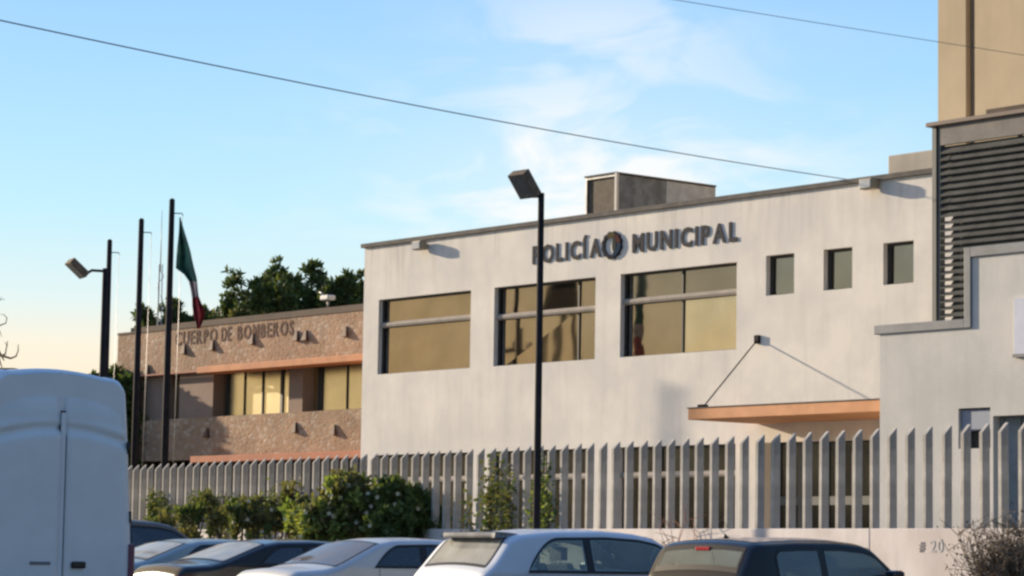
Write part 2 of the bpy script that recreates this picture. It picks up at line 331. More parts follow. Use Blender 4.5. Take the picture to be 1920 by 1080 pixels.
b = MB(); wall_holes(b, 0, XR, 0, ZR, BW + SW + GW + [DW], 0, .32); b.build('wall', M['stucco'], white); drips(M['stucco'], ZR, 1.1, .26)
b = MB(); b.box(0, .25, .322, 11.0, 0, ZR); b.build('side_wall', M['stucco'], white)
b = MB(); b.box(.26, XR, .33, 11.0, ZR - .55, ZR - .35); b.build('roof', M['cap'], white)
b = MB(); b.box(-.07, XR, -.06, .42, ZR + .001, ZR + .085); b.build('roof_edge', M['cap'], white)
# rooms behind the glass
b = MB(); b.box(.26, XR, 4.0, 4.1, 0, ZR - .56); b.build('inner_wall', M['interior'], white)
WOB = [0]
def window(hole, panes, bar=None, frame=.04, mats=None, y=.135, parent=white):
    x0, x1, z0, z1 = hole
    f = MB(); 
    f.box(x0 + .002, x0 + frame * 1.9, y - .03, y + .03, z0 + .002, z1 - .002); f.box(x1 - frame, x1 - .002, y - .03, y + .03, z0 + .002, z1 - .002)
    f.box(x0 + frame * 1.9, x1 - frame, y - .03, y + .03, z0 + .002, z0 + frame * .5); f.box(x0 + frame * 1.9, x1 - frame, y - .03, y + .03, z1 - frame, z1 - .002)
    for s in panes[1:-1]:
        xm = x0 + (x1 - x0) * s[0]
        f.box(xm - .02, xm + .02, y - .028, y + .028, z0 + frame * .5, z1 - frame)
    w = f.build('window', M['dark_frame'], parent)
    for k in range(len(panes) - 1):
        WOB[0] += 1; wb_ = .010 * math.sin(WOB[0] * 2.3)
        xa = x0 + (x1 - x0) * panes[k][0] + .022; xb = x0 + (x1 - x0) * panes[k + 1][0] - .022
        zm = z0 + (z1 - z0) * (bar or 1)
        g = MB(); g.add([(xa, y, z0 + .01), (xb, y, z0 + .01), (xb, y + .004 + wb_, zm), (xa, y + .004, zm)], [(0, 1, 2, 3)]); g.build('pane', panes[k][1], w)
        if bar:
            g = MB(); g.add([(xa, y - .001, zm), (xb, y - .001, zm), (xb, y + .006, z1 - .01), (xa, y + .006, z1 - .01)], [(0, 1, 2, 3)]); g.build('pane', panes[k][2], w)
    if bar:
        zc = z0 + (z1 - z0) * bar; g = MB()
        prof = [(y - .031, zc - .055), (y - .075, zc - .04), (y - .09, zc), (y - .075, zc + .05), (y - .031, zc + .07)]
        n = len(prof); vs = [(x0 + .012, p[0], p[1]) for p in prof] + [(x1 - .012, p[0], p[1]) for p in prof]
        g.add(vs, [tuple(range(n)), tuple(range(2 * n - 1, n - 1, -1))] + [(i, (i + 1) % n, (i + 1) % n + n, i + n) for i in range(n)]); g.build('transom', M['bar'], w)
    return w
window(BW[0], [(0.06, M['bronze'], M['bronze']), (1, None)], .655)
window(BW[1], [(0.06, M['bronze'], M['bronze']), (.80, M['bronze'], M['bronze']), (1, None)], .62)
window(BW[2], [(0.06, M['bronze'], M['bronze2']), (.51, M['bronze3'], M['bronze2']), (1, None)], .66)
for h in SW: window(h, [(0.08, M['bronze4'], None), (1, None)], None, .045)
for h, n in zip(GW, (2, 2, 3)):
    window(h, [(k / n, M['dark_glass'], M['dark_glass']) for k in range(n)] + [(1, None)], (PB.loc(1280, 890).z - .5) / (gz - .5), .05)
# entrance under the canopy
f = MB()
for s in (0, .25, .5, .75, 1):
    x = DW[0] + (DW[1] - DW[0] - .08) * s; f.box(x, x + .08, .2, .28, .03, gz - .005)
f.box(DW[0] + .081, DW[1] - .081, .21, .27, 2.15, 2.3)
en = f.build('entrance', M['frame_green'], white)
for k in range(4):
    x = DW[0] + (DW[1] - DW[0] - .08) * k * .25 + .085; g = MB(); g.box(x, x + (DW[1] - DW[0]) * .25 - .11, .235, .245, .05, gz - .02); g.build('door_pane', M['dark_glass'], en)
# canopy
fx = PB.X(1420); 
cw = PB.loc(1420, 795); depth = 2.1
for _ in range(40):
    q = PB.loc(1293, 785, -depth)
    if q.x > cw.x: depth -= .05
    else: depth += .05
q = PB.loc(1293, 787, -depth); qt = PB.loc(1293, 766, -depth)
CX = cw.x; CZ0 = q.z; CZ1 = qt.z
cano = MB(); cano.box(CX, XR - .3, -depth, -.003, CZ0, CZ1)
co = cano.build('canopy', M['orange_pale'], white, bevel=.012)
b = MB(); b.box(CX - .01, XR - .31, -depth - .012, -.05, CZ1 + .001, CZ1 + .02); b.build('canopy_flashing', M['cap'], co)
an = PB.loc(1422, 637); 
p1 = PB.loc(1327, 764, -depth + .12)
b = MB(); b.tube([(an.x, -.02, an.z), (CX + .22, -depth + .15, CZ1 + .02)], .012, 6); b.build('stay_rod', M['pole'], co)
b = MB(); b.box(an.x - .06, an.x + .06, -.06, -.002, an.z - .07, an.z + .08); b.build('anchor_plate', M['pole'], co, bevel=.01)
b = MB(); b.box(CX + .15, CX + .29, -depth + .08, -depth + .22, CZ1 + .021, CZ1 + .07); b.build('anchor_plate', M['pole'], co, bevel=.01)
# roof vent box
xb_ = PB.X(1155, .9); RB = PB.loc(1155, 325, .9); lb = PB.loc(1098, 336, .9)
vent = empty('rooftop_duct', PB.w(RB.x, .9, ZR - .36), PB.rz, label='large grey sheet metal duct box on the white building roof', cat='air duct')
wv = RB.x - lb.x; hv = RB.z - (ZR - .36); lv = 2.7
b = MB(); b.box(-wv, 0, 0, .02, .02, .08); b.box(-wv, -wv + .04, .001, .03, .08, hv - .05); b.box(-wv, 0, .001, .03, hv - .05, hv); b.box(-wv, 0, lv - .02, lv, .02, hv); b.box(-wv, -wv + .015, .03, lv - .02, .02, hv); b.build('casing', M['steel'], vent)
b = MB(); b.box(-wv + .04, -.05, .04, .06, .08, hv - .05); b.build('grille', mat('duct_grille', (.13, .10, .07), .8, 0, (.08, .065, .05), 10), vent)
b = MB(); b.box(-.005, .055, -.03, .03, .0, hv + .01); b.build('corner_post', mat('post_white', (.72, .68, .6), .7), vent)
b = MB(); b.box(-.02, 0, .031, lv * .50, .02, hv - .01); b.build('side_panel', mat('duct_dark_panel', (.24, .27, .285), .8, 0, (.14, .16, .17), 4), vent)
b = MB(); b.box(-.02, .0, lv * .50 + .004, lv - .021, .02, hv - .01); b.build('side_panel', mat('duct_pale_panel', (.52, .57, .60), .8, 0, (.40, .44, .46), 4), vent)
b = MB(); b.box(-wv - .02, .03, -.02, lv, hv + .0, hv + .03); b.build('lid', M['cap'], vent)
# roof box by the tower
x0 = PB.loc(1665, 292, 1.6); x1 = PB.X(1765, 1.6)
b = MB(); b.box(0, x1 - x0.x + .5, 0, 1.6, 0, x0.z - ZR + .36, 0)
tag(b.build('roof_parapet_box', mat('roof_box_render', (.50, .44, .35), .9, 0, (.42, .37, .30), 1.5, streak=.2), None, PB.w(x0.x, 1.6, ZR - .36), PB.rz, bevel=.02), 'small beige masonry box on the roof beside the louvred screen', 'roof box')

# wall flood lights
def flood(px, py, label):
    p = PB.loc(px, py); e = empty('flood_light', PB.w(p.x, 0, p.z), PB.rz, label=label, cat='wall light', group='flood lights under the roof edge of the white building')
    b = MB(); b.prism([(-.15, -.09), (.15, -.09), (.15, .10), (-.15, .10)], -.24, -.06); b.build('housing', mat('flood_housing', (.36, .30, .20), .5), e, bevel=.025)
    b = MB(); b.box(-.12, .12, -.252, -.242, -.07, .07); b.build('lens', M['clear_lens'], e)
    b = MB(); b.box(-.03, .03, -.06, -.002, -.05, .06); b.build('bracket', M['pole'], e)
    return e
flood(797, 462, 'beige flood light under the roof edge above the leftmost large window')
flood(1640, 347, 'beige flood light under the roof edge near the louvred screen')

# ------------------------------------------------------------------ lettering
dg = bpy.context.evaluated_depsgraph_get()
def glyph(ch, bold=.02, ext=.02):
    cu = bpy.data.curves.new('glyph', 'FONT'); cu.body = ch; cu.offset = bold; cu.extrude = ext; cu.resolution_u = 3
    o = bpy.data.objects.new('glyph', cu); C.objects.link(o); bpy.context.view_layer.update()
    me = bpy.data.meshes.new_from_object(o.evaluated_get(bpy.context.evaluated_depsgraph_get())); bpy.data.objects.remove(o)
    return me
def lettering(words, parent, z0, capH, x0, x1, y, mt, gap=.17, bold=.034, thick=.014, name='letter'):
    ms = []
    for ch in words:
        if ch == ' ': ms.append(None); continue
        me = glyph(ch, bold); xs = [v.co.x for v in me.vertices]; ms.append((me, min(xs), max(xs)))
    tot = sum((.45 if k is None else k[2] - k[1] + gap) for k in ms) - gap; sx = (x1 - x0) / tot
    Hc = .70 + 2 * bold; x = 0
    for k in ms:
        if k is None: x += .45; continue
        me, a, c = k
        for v in me.vertices:
            vx, vy, vz = v.co; v.co = ((vx - a) * sx, -vz / .02 * thick / 2, (vy + bold) / Hc * capH)
        me.materials.append(mt); me.flip_normals() if False else None
        o = bpy.data.objects.new(name, me); C.objects.link(o); o.parent = parent; o.location = (x0 + x * sx, y, z0)
        x += c - a + gap
bl = PB.loc(995, 497); tp = PB.loc(1380, 414); bl2 = PB.loc(1380, 452)
zL = (bl.z + bl2.z) / 2; cap = tp.z - bl2.z
sgn = empty('police_sign', PB.w(0, 0, 0), PB.rz, label='dark raised lettering reading POLICÍA MUNICIPAL with a round emblem', cat='wall sign')
lettering('POLICÍA', sgn, zL, cap * 1.0, PB.X(991), PB.X(1121), -.014, M['letter'])
lettering('MUNICIPAL', sgn, zL, cap * 1.0, PB.X(1180), PB.X(1379), -.014, M['letter'])
ec = PB.loc(1149, 460); er = (PB.loc(1149, 432).z - PB.loc(1149, 488).z) / 2 * .94
ex = (PB.X(1171) - PB.X(1129)) / 2 * .94
def ring(mb, ro, ri, n, y0, y1, a0, a1, cx, cz, sx, sz, star=0):
    vs = []; fs = []
    for i in range(n + 1):
        t = a0 + (a1 - a0) * i / n; k = 1 + (star if i % 2 else 0)
        for r in (ro * k, ri):
            for y in (y0, y1): vs.append((cx + math.cos(t) * r * sx, y, cz + math.sin(t) * r * sz))
    for i in range(n):
        q = i * 4; w = q + 4
        fs += [(q, w, w + 2, q + 2), (q + 1, q + 3, w + 3, w + 1), (q, q + 1, w + 1, w), (q + 2, w + 2, w + 3, q + 3)]
    fs += [(0, 2, 3, 1), (n * 4, n * 4 + 1, n * 4 + 3, n * 4 + 2)]
    mb.add(vs, fs)
em = MB(); ring(em, .93, .70, 24, -.035, -.006, 0, 2 * math.pi, ec.x, ec.z, ex, er, .10); eo = em.build('emblem', mat('emblem_dark', (.03, .03, .04), .9, spec=.1), sgn)
for (a0, a1, cc, nm) in ((65, 120, (.10, .085, .04), 'gold'), (10, 60, (.09, .035, .032), 'red'), (-75, 5, (.018, .04, .08), 'blue')):
    k = MB(); ring(k, .90, .55, 8, -.045, -.036, R(a0), R(a1), ec.x, ec.z, ex, er); k.build('emblem_segment', mat('emblem_' + nm, cc, .9, spec=.1), eo)
k = MB(); ring(k, .40, .0, 14, -.03, -.012, 0, 2 * math.pi, ec.x + .22 * ex, ec.z, ex * .5, er * 1.3); k.build('emblem_core', mat('emblem_core', (.05, .06, .055), .9, spec=.1), eo)

# ------------------------------------------------------------------ stepped gate house (right)
TB = -3.6
PG = PB
gx0 = PB.loc(1650, 627, TB); gs = PB.loc(1823, 610, TB); gt = PB.loc(1823, 480, TB); gr = PB.X(2200, TB)
gate = empty('gate_house', PB.w(gx0.x, TB, 0), PB.rz, label='white stepped gate house with a grey coping at the right edge', cat='building')
z1 = (gx0.z + gs.z) / 2 - .02; z2 = gt.z - .02; xs = gs.x - gx0.x; xe = gr - gx0.x
wa = PB.loc(1797, 766, TB); wb = PB.loc(1857, 840, TB); oo = PB.loc(1862, 780, TB)
hol = [(wa.x - gx0.x, wb.x - gx0.x, wb.z, wa.z), (oo.x - gx0.x, xe - .4, 0.02, oo.z)]
b = MB()
xs_in = xs
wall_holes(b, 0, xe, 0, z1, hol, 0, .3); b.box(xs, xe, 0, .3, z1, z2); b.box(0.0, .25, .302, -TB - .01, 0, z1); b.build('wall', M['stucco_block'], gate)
b = MB(); b.box(-.10, xs - .13, -.035, .42, z1 + .002, z1 + .14); b.box(xs - .13, xs + .0 - .002, -.035, .42, z1 + .002, z2 + .15); b.box(xs, xe, -.035, .42, z2 + .002, z2 + .15); b.build('coping', M['cap_grey'], gate, bevel=.01)
b = MB(); b.box(.26, xs - .14, .31, -TB - .02, z1 - .3, z1 - .15); b.build('roof', M['cap_grey'], gate)
b = MB(); b.box(hol[0][0] + .01, hol[0][1] - .01, .05, .25, wa.z - (wa.z - wb.z) * .55, wa.z - .02); wo = b.build('roller_box', mat('roller_blue', (.26, .29, .36), .5, .1), gate, bevel=.02)
b = MB(); b.box(hol[0][0] + .01, hol[0][1] - .01, .2, .22, wb.z + .01, wa.z - (wa.z - wb.z) * .56); b.build('window', M['dark_frame'], gate)
b = MB(); b.box(hol[1][0] + .01, hol[1][1], .16, .2, .03, hol[1][3] - .01)
for k in range(14):
    x = hol[1][0] + .05 + k * .32; 
    if x + .03 < hol[1][1]: b.box(x, x + .03, .13, .16, .04, hol[1][3] - .02)
b.build('gate_door', mat('gate_grey', (.24, .26, .26), .7, 0, (.17, .19, .19), 3), gate)
# pale notice panel at the very edge
n0 = PB.loc(1905, 560, TB); n1 = PB.loc(1905, 664, TB)
b = MB(); b.box(0, 1.4, -.04, -.003, 0, n0.z - n1.z); 
no = tag(b.build('notice_board', mat('notice_pale', (.60, .63, .72), .6), None, PB.w(n0.x, TB, n1.z), PB.rz), 'pale blue blank notice board on the gate house wall', 'board')
b = MB(); b.box(-.02, 1.42, -.06, -.003, -.05, -.002); b.build('bottom_rail', M['cap_grey'], no)

# ------------------------------------------------------------------ louvred screen
TL = -1.3
l0 = PB.loc(1750, 227, TL); lr = PB.X(2160, TL); zbL = z1 - .6
lou = empty('louvred_screen', PB.w(l0.x, TL, zbL), PB.rz, label='tall dark screen of horizontal louvre slats above the gate house', cat='louvre screen')
hL = l0.z - zbL; wl = lr - l0.x
b = MB(); b.box(0, .085, -.03, .12, 0, hL - .1); b.box(.10, .16, .0, .1, 0, hL - .1); b.build('frame_post', M['frame_green'], lou)
for k in range(1, 4):
    b = MB(); b.box(.16 + k * 1.5, .22 + k * 1.5, .105, .16, 0, hL - .1); b.build('frame_post', M['frame_green'], lou)
b = MB(); b.box(-.10, wl, -.08, .18, hL - .099, hL - .03); b.build('top_cap', mat('screen_cap', (.20, .145, .11), .6), lou, bevel=.01)
b = MB(); b.box(.165, wl, -.02, .06, hL - .42, hL - .102); b.build('header_board', mat('header', (.21, .185, .16), .7, 0, (.15, .135, .12), 3), lou)
rnd = random.Random(4); b = MB(); n = int((hL - .45) / .115)
for xa_, xb_s, rise in ((.165, .36, .05), (.36, wl, .118)):
    for k in range(n):
        z = .03 + k * (hL - .48) / n; dy = rnd.uniform(-.005, .005); rz_ = rise if k < n * .68 else .118
        b.add([(xa_, -.03 + dy, z), (xb_s, -.03 + dy, z), (xb_s, -.03 + dy, z + .018), (xa_, -.03 + dy, z + .018), (xa_, .075, z + rz_ + .018), (xb_s, .075, z + rz_ + .018), (xb_s, .075, z + rz_), (xa_, .075, z + rz_)],
              [(0, 1, 2, 3), (3, 2, 5, 4), (4, 5, 6, 7), (7, 6, 1, 0), (0, 3, 4, 7), (1, 6, 5, 2)])
b.build('slats', M['slat'], lou)

# ------------------------------------------------------------------ beige tower
TT = 2.4
t0 = PB.X(1759, TT); ta = PB.X(1812, TT); tb = PB.X(1829, TT); tr = PB.X(2200, TT); TH = 17.5
tw = empty('beige_tower', PB.w(t0, TT, 0), PB.rz, label='tall plain beige tower block rising behind the louvred screen', cat='building')
b = MB(); b.box(0, ta - t0, 0, 8, 0, TH); b.box(tb - t0, tr - t0, .002, 8, 0, TH); b.box(ta - t0, tb - t0, .3, 7.9, 0, TH - .05); b.build('wall', M['beige'], tw)
b = MB(); b.box(ta - t0 + .005, tb - t0 - .01, .12, .295, 0.02, TH - .1); b.build('groove_shade_strip', M['groove'], tw)  # dark strip puts the shadow of the groove into its colour
zz = PB.loc(1890, 203, TT).z
b = MB(); b.box(PB.X(1862, TT) - t0, tr - t0, -.16, .0, zz - .15, zz + .0); b.build('ledge', M['parapet'], tw)
b = MB(); b.box(-.1, tr - t0 + .1, -.1, 8.1, TH, TH + .25); b.build('roof_edge', M['cap'], tw)

# ------------------------------------------------------------------ stone building (left)
TS = .9
def sl(px, py, t=0): return PB.loc(px, py, TS + t)
sL = sl(222, 612); sx0 = sL.x; sx1 = -.004
zst = (sl(222, 625).z + sl(660, 588).z) / 2
zpt = (sl(665, 562).z)
stn = empty('stone_building', PB.w(sx0, TS, 0), PB.rz, label='pink stone clad building with orange ledges left of the white one', cat='building')
Ws = sx1 - sx0
zwt = (sl(440, 700).z + sl(640, 688).z) / 2; zwb = (sl(420, 779).z + sl(650, 769).z) / 2
zo0 = (sl(440, 697).z + sl(660, 690).z) / 2; zo1 = (sl(380, 694).z + sl(660, 669).z) / 2
zlo = (sl(420, 862).z + sl(650, 850).z) / 2
b = MB(); b.box(0, Ws, 0, .35, zo1 - .03, zst); b.build('upper_wall', M['stone'], stn)
b = MB(); b.box(0, Ws, 0.001, .35, zlo + .0, zwb); b.build('lower_wall', M['stone'], stn)
b = MB(); b.box(0, .3, .352, 9, 0, zst); b.box(.31, Ws, 8.6, 9, 0, zst); b.build('side_wall', M['stone'], stn)
b = MB(); b.box(.02, Ws, .40, 8.5, zst - .3, zst - .1); b.build('roof', M['parapet'], stn)
b = MB(); b.box(0.0, Ws, .36, .66, zst - .09, zst + (zpt - zst) * .8); b.build('parapet', M['parapet'], stn)
b = MB(); b.box(.0, Ws, -.02, .353, zst + .002, zst + .05); b.build('coping', M['parapet'], stn)
# window band
rx = lambda px: sl(px, 740, .25).x - sx0
piers = [(0, rx(318)), (rx(345), rx(408)), (rx(550), rx(576))]
for a, c in piers:
    b = MB(); b.box(max(a, 0), c, .12, .5, zwb + .002, zo1 - .035); b.build('pier', M['pier'], stn)
M['bz'] = film_glass('curtain_glass', (.60, .52, .33), (.50, .44, .28), .25)
def bay(a, c, cuts):
    f = MB(); y = .42
    f.box(a, c, y - .03, y + .03, zwb + .002, zwb + .04)
    for s, w in cuts: f.box(a + (c - a) * s - w / 2, a + (c - a) * s + w / 2, y - .03, y + .03, zwb + .041, zo1 - .04)
    w = f.build('window', M['dark_frame'], stn)
    ks = [0] + [s for s, _ in cuts] + [1]
    for i in range(len(ks) - 1):
        g = MB(); g.add([(a + (c - a) * ks[i] + .01, y, zwb + .04), (a + (c - a) * ks[i + 1] - .01, y, zwb + .04), (a + (c - a) * ks[i + 1] - .01, y + .003 * (i % 3), zo1 - .04), (a + (c - a) * ks[i] + .01, y + .003 * ((i + 1) % 3), zo1 - .04)], [(0, 1, 2, 3)]); g.build('pane', M['bz'], w)
bay(rx(318) + .002, rx(345), [(.45, .04)])
bay(rx(408) + .002, rx(550), [(.06, .12), (.29, .025), (.53, .035), (.78, .09)])
bay(rx(576) + .002, Ws, [(.08, .16), (.36, .025), (.68, .09), (.9, .03)])
ox = sl(372, 700, -.5).x - sx0
b = MB(); b.box(ox, Ws + .0, -.55, -.002, zo0 + .02, zo1 - .0); b.build('ledge', M['orange'], stn, bevel=.015)
b = MB(); b.box(0, ox - .25, -.12, -.002, zo0 + .1, zo1 - .03); b.build('ledge', mat('orange_worn', (.40, .15, .09), .8, 0, (.32, .13, .08), 3), stn, bevel=.01)
ox2 = sl(360, 858, -.4).x - sx0
b = MB(); b.box(ox2, Ws, -.45, -.002, zlo - .1, zlo + .05); b.build('ledge', mat('orange_red', (.50, .17, .08), .8, 0, (.40, .14, .07), 3), stn, bevel=.01)
b = MB(); b.box(0, Ws, .5, .6, 0, zlo - .12); b.build('ground_floor', M['interior'], stn)
sg2 = empty('fire_brigade_sign', PB.w(sx0, TS, 0), PB.rz, label='faded brown lettering high on the pink stone building', cat='wall sign')
za = (sl(335, 650).z + sl(548, 626).z) / 2; zc_ = (sl(335, 622).z + sl(548, 600).z) / 2
lettering('CUERPO', sg2, za, zc_ - za, sl(329, 640).x - sx0, sl(407, 635).x - sx0, -.007, M['letter_brown'], .2, .015, .008)
lettering('DE', sg2, za, zc_ - za, sl(415, 640).x - sx0, sl(433, 635).x - sx0, -.007, M['letter_brown'], .2, .015, .008)
lettering('BOMBEROS', sg2, za, zc_ - za, sl(445, 640).x - sx0, sl(550, 635).x - sx0, -.007, M['letter_brown'], .2, .015, .008)
# pyramid sconces
WL = [(347, 655, 'under the C of the lettering'), (400, 648, 'under the first word of the lettering'), (475, 637, 'under the last word of the lettering'), (558, 630, 'left of the close pair'),
      (575, 629, 'right of the close pair'), (650, 622, 'beside the white building, above the orange ledge'), (278, 693, 'above the left worn ledge between two flagpoles'),
      (390, 812, 'below the wide window, left of centre'), (555, 802, 'below the pier of the window band'), (628, 806, 'low by the corner of the white building')]
pr = None
for px, py, tx in WL:
    p = sl(px, py)
    if pr is None:
        b = MB(); vs = [(-.10, -.10, -.11), (.10, -.10, -.11), (.10, -.003, -.11), (-.10, -.003, -.11), (-.02, -.035, .12), (.02, -.035, .12), (.02, -.003, .12), (-.02, -.003, .12)]
        b.add(vs, [(0, 3, 2, 1), (4, 5, 6, 7), (0, 1, 5, 4), (1, 2, 6, 5), (2, 3, 7, 6), (3, 0, 4, 7)])
        pr = o = b.build('wall_sconce', mat('sconce_clay', (.13, .06, .035), .7, 0, (.09, .045, .03), 9))
    else: o = pr.copy(); C.objects.link(o)
    o.location = PB.w(p.x, TS, p.z); o.rotation_euler.z = PB.rz
    tag(o, 'small brown pyramid wall lamp on pink stone, ' + tx, 'wall lamp', 'pyramid wall lamps on the stone building')
# rooftop floodlight
p = sl(615, 566, .5)
e = empty('roof_flood_light', PB.w(p.x, TS + .5, p.z - .02), PB.rz, label='small white flood light on the stone building parapet', cat='roof light')
b = MB(); b.box(-.16, .16, -.12, .1, .05, .17); b.build('housing', mat('flood_white', (.6, .6, .55), .5), e, bevel=.03)
b = MB(); b.tube([(0, 0, -.12), (0, 0, .06)], .025); b.tube([(-.1, 0, .12), (-.26, 0, .24), (-.34, 0, .26)], .02); b.build('bracket', M['steel'], e)
# radio mast
pm = at(298, 600, 72); pt = at(299, 395, 72)
e = empty('radio_mast', (pm.x, 72, 0), 0, label='thin lattice radio mast rising behind the stone building', cat='mast')
b = MB()
for k in range(3):
    a = k * 2.094; b.tube([(.12 * math.cos(a), .12 * math.sin(a), 0), (.05 * math.cos(a), .05 * math.sin(a), pm.z + 1.5)], .014, 5)
for k in range(40):
    z = k * (pm.z + 1.4) / 40; a = k * 2.094; b.tube([(.11 * math.cos(a), .11 * math.sin(a), z), (.1 * math.cos(a + 2.094), .1 * math.sin(a + 2.094), z + .2)], .008, 4)
b.build('lattice', M['steel'], e)
b = MB(); b.tube([(0, 0, pm.z + 1.3), (0, 0, pt.z)], [.016, .007], 5); b.build('whip_antenna', M['steel'], e)

# ------------------------------------------------------------------ fence
Xa = PF.X(205); Xb = PF.X(1985)
zw = (PF.loc(850, 992).z + PF.loc(1750, 991).z) / 2; zf = sum(PF.loc(x, y).z for x, y in ((306, 869), (872, 841), (1375, 816), (1875, 791))) / 4
fe = empty('fence', PF.o, PF.rz, label='long pale fence of slanted concrete blades on a low wall', cat='fence')
b = MB(); b.box(Xa, PF.X(1642), -.10, .12, 0, zw); b.build('base_wall', M['fence_wall'], fe, bevel=.01)
b = MB(); b.box(PF.X(1642) + .012, Xb, -.10, .12, 0, zw); b.build('base_wall', M['fence_wall'], fe, bevel=.01)
b = MB()
hP = zf - zw; th = .062
def blade():
    b = MB(); y0, y1 = -.055, .055
    vs = [(-th / 2, y0, 0), (th / 2, y0, 0), (th / 2, y1, 0), (-th / 2, y1, 0), (-th / 2, y0, hP - .11), (th / 2, y0, hP - .11), (th / 2, y1, hP), (-th / 2, y1, hP)]
    b.add(vs, [(0, 3, 2, 1), (4, 5, 6, 7), (0, 1, 5, 4), (1, 2, 6, 5), (2, 3, 7, 6), (3, 0, 4, 7)]); return b
pb = blade().build('blade', M['fence'], fe, bevel=.006)
PITCHF = .325; xk = PF.X(1883); k = 0; rnd = random.Random(7)
x = xk
while x + PITCHF < Xb: x += PITCHF
first = True; cnt = 0
while x > Xa:
    o = pb if first else pb.copy()
    if not first: C.objects.link(o)
    first = False; o.parent = fe; o.location = (x + rnd.uniform(-.006, .006), rnd.uniform(-.004, .004), zw - .002); o.rotation_euler = (0, rnd.uniform(-.004, .004), rnd.uniform(-.03, .03)); cnt += 1; x -= PITCHF
print('blades', cnt, 'wall z', zw, 'top z', zf)
# painted number on the wall
pn = PF.loc(1742, 1024); pz = PF.loc(1742, 1012).z - pn.z
nm = empty('wall_number', PF.w(0, 0, 0), PF.rz, label='small faint grey number painted on the low fence wall', cat='house number')
lettering('#', nm, pn.z - .06, .12, PF.X(1736), PF.X(1747), -.104, mat('num_dark', (.22, .2, .2), .8), .1, .02, .004, 'numeral')
lettering('20', nm, pn.z - .07, .14, PF.X(1757), PF.X(1781), -.104, mat('num_pale', (.46, .45, .45), .8), .15, .0, .004, 'numeral')

# ------------------------------------------------------------------ street lamps
def street_lamp(label, basept, H, dx, dy, tilt, Lh, hw, th_, arm, side, drop):
    e = empty('street_lamp', basept, 0, label=label, cat='street lamp', group='dark square street lamps')
    b = MB(); b.tube([(0, 0, 0), (0, 0, 1.2), (0, 0, H)], [.06, .055, .044], 10); b.build('pole', M['pole'], e)
    b = MB(); b.box(-.17, .17, -.17, .17, 0, .02); b.build('base_plate', M['pole'], e)
    d = Vector((dx, dy, 0)).normalized(); s = Vector((-d.y, d.x, 0))
    ax = d * math.cos(tilt) + Vector((0, 0, math.sin(tilt))); upv = -d * math.sin(tilt) + Vector((0, 0, math.cos(tilt)))
    base = Vector((0, 0, H - .05)); o = base + d * arm + s * side - Vector((0, 0, drop))
    b = MB(); b.tube([base, base + d * arm * .6, o + ax * .04], .025, 8); b.build('arm', M['pole'], e)
    def P(a, w, h): return o + ax * a + s * w + upv * h
    b = MB()
    b.add([P(0, -hw, 0), P(0, hw, 0), P(Lh, hw, 0), P(Lh, -hw, 0), P(.0, -hw + .01, th_), P(.0, hw - .01, th_), P(Lh, hw - .01, th_), P(Lh, -hw + .01, th_)],
          [(0, 3, 2, 1), (4, 5, 6, 7), (0, 1, 5, 4), (1, 2, 6, 5), (2, 3, 7, 6), (3, 0, 4, 7)])
    hd = b.build('lamp_head', M['lamp_top'], e, bevel=.008)
    b = MB(); b.add([P(.03, -hw + .03, -.004), P(.03, hw - .03, -.004), P(Lh - .03, hw - .03, -.004), P(Lh - .03, -hw + .03, -.004)], [(0, 1, 2, 3)]); b.build('lens', M['lamp_glass'], hd)
    return e
g = ground(1005, 36.6); H = at(1014, 362, 36.6).z
street_lamp('nearer dark street lamp in front of the white building', g, H, -.74, -.67, R(51), .39, .17, .13, .13, -.12, .03)
YB = 36.6 * 681 / 530; g2 = ground(181, YB)
street_lamp('farther dark street lamp standing left of the flagpoles', g2, at(187, 503, YB).z, -.90, -.42, R(41), .38, .19, .12, .40, 0, .15)

# ------------------------------------------------------------------ flagpoles and flag
def flagpole(px_top, py_top, px_bot, Y, label):
    base = ground(px_bot, Y); top = at(px_top, py_top, Y)
    e = empty('flagpole', base, 0, label=label, cat='flagpole', group='row of dark flagpoles')
    h = top.z
    b = MB(); b.tube([(0, 0, .1), (0, 0, h * .5), (0, 0, h)], [.075, .07, .055], 10); b.build('pole', M['pole'], e)
    b = MB(); b.tube([(0, 0, h), (0, 0, h + .04)], [.06, .03], 8); b.build('finial', M['pole'], e)
    b = MB(); b.tube([(.05, 0, h - .25), (.20, 0, h - .25), (.22, 0, h - .29)], .012, 5); b.build('halyard_arm', M['steel'], e)
    b = MB(); b.tube([(.21, 0, h - .29), (.15, 0, 1.2)], .005, 4); b.build('halyard', M['steel'], e)
    b = MB(); b.tube([(0, 0, 0), (0, 0, .1)], [.2, .18], 12); b.build('base', M['paving'], e)
    return e, base, h
flagpole(203, 452, 188, 58.6, 'dark flagpole directly beside the far street lamp, shortest looking')
flagpole(265, 413, 247, 55.0, 'bare dark flagpole, middle one of the three')
fp, fb, fh = flagpole(322, 376, 304, 52.0, 'dark flagpole with the drooping flag, tallest looking')
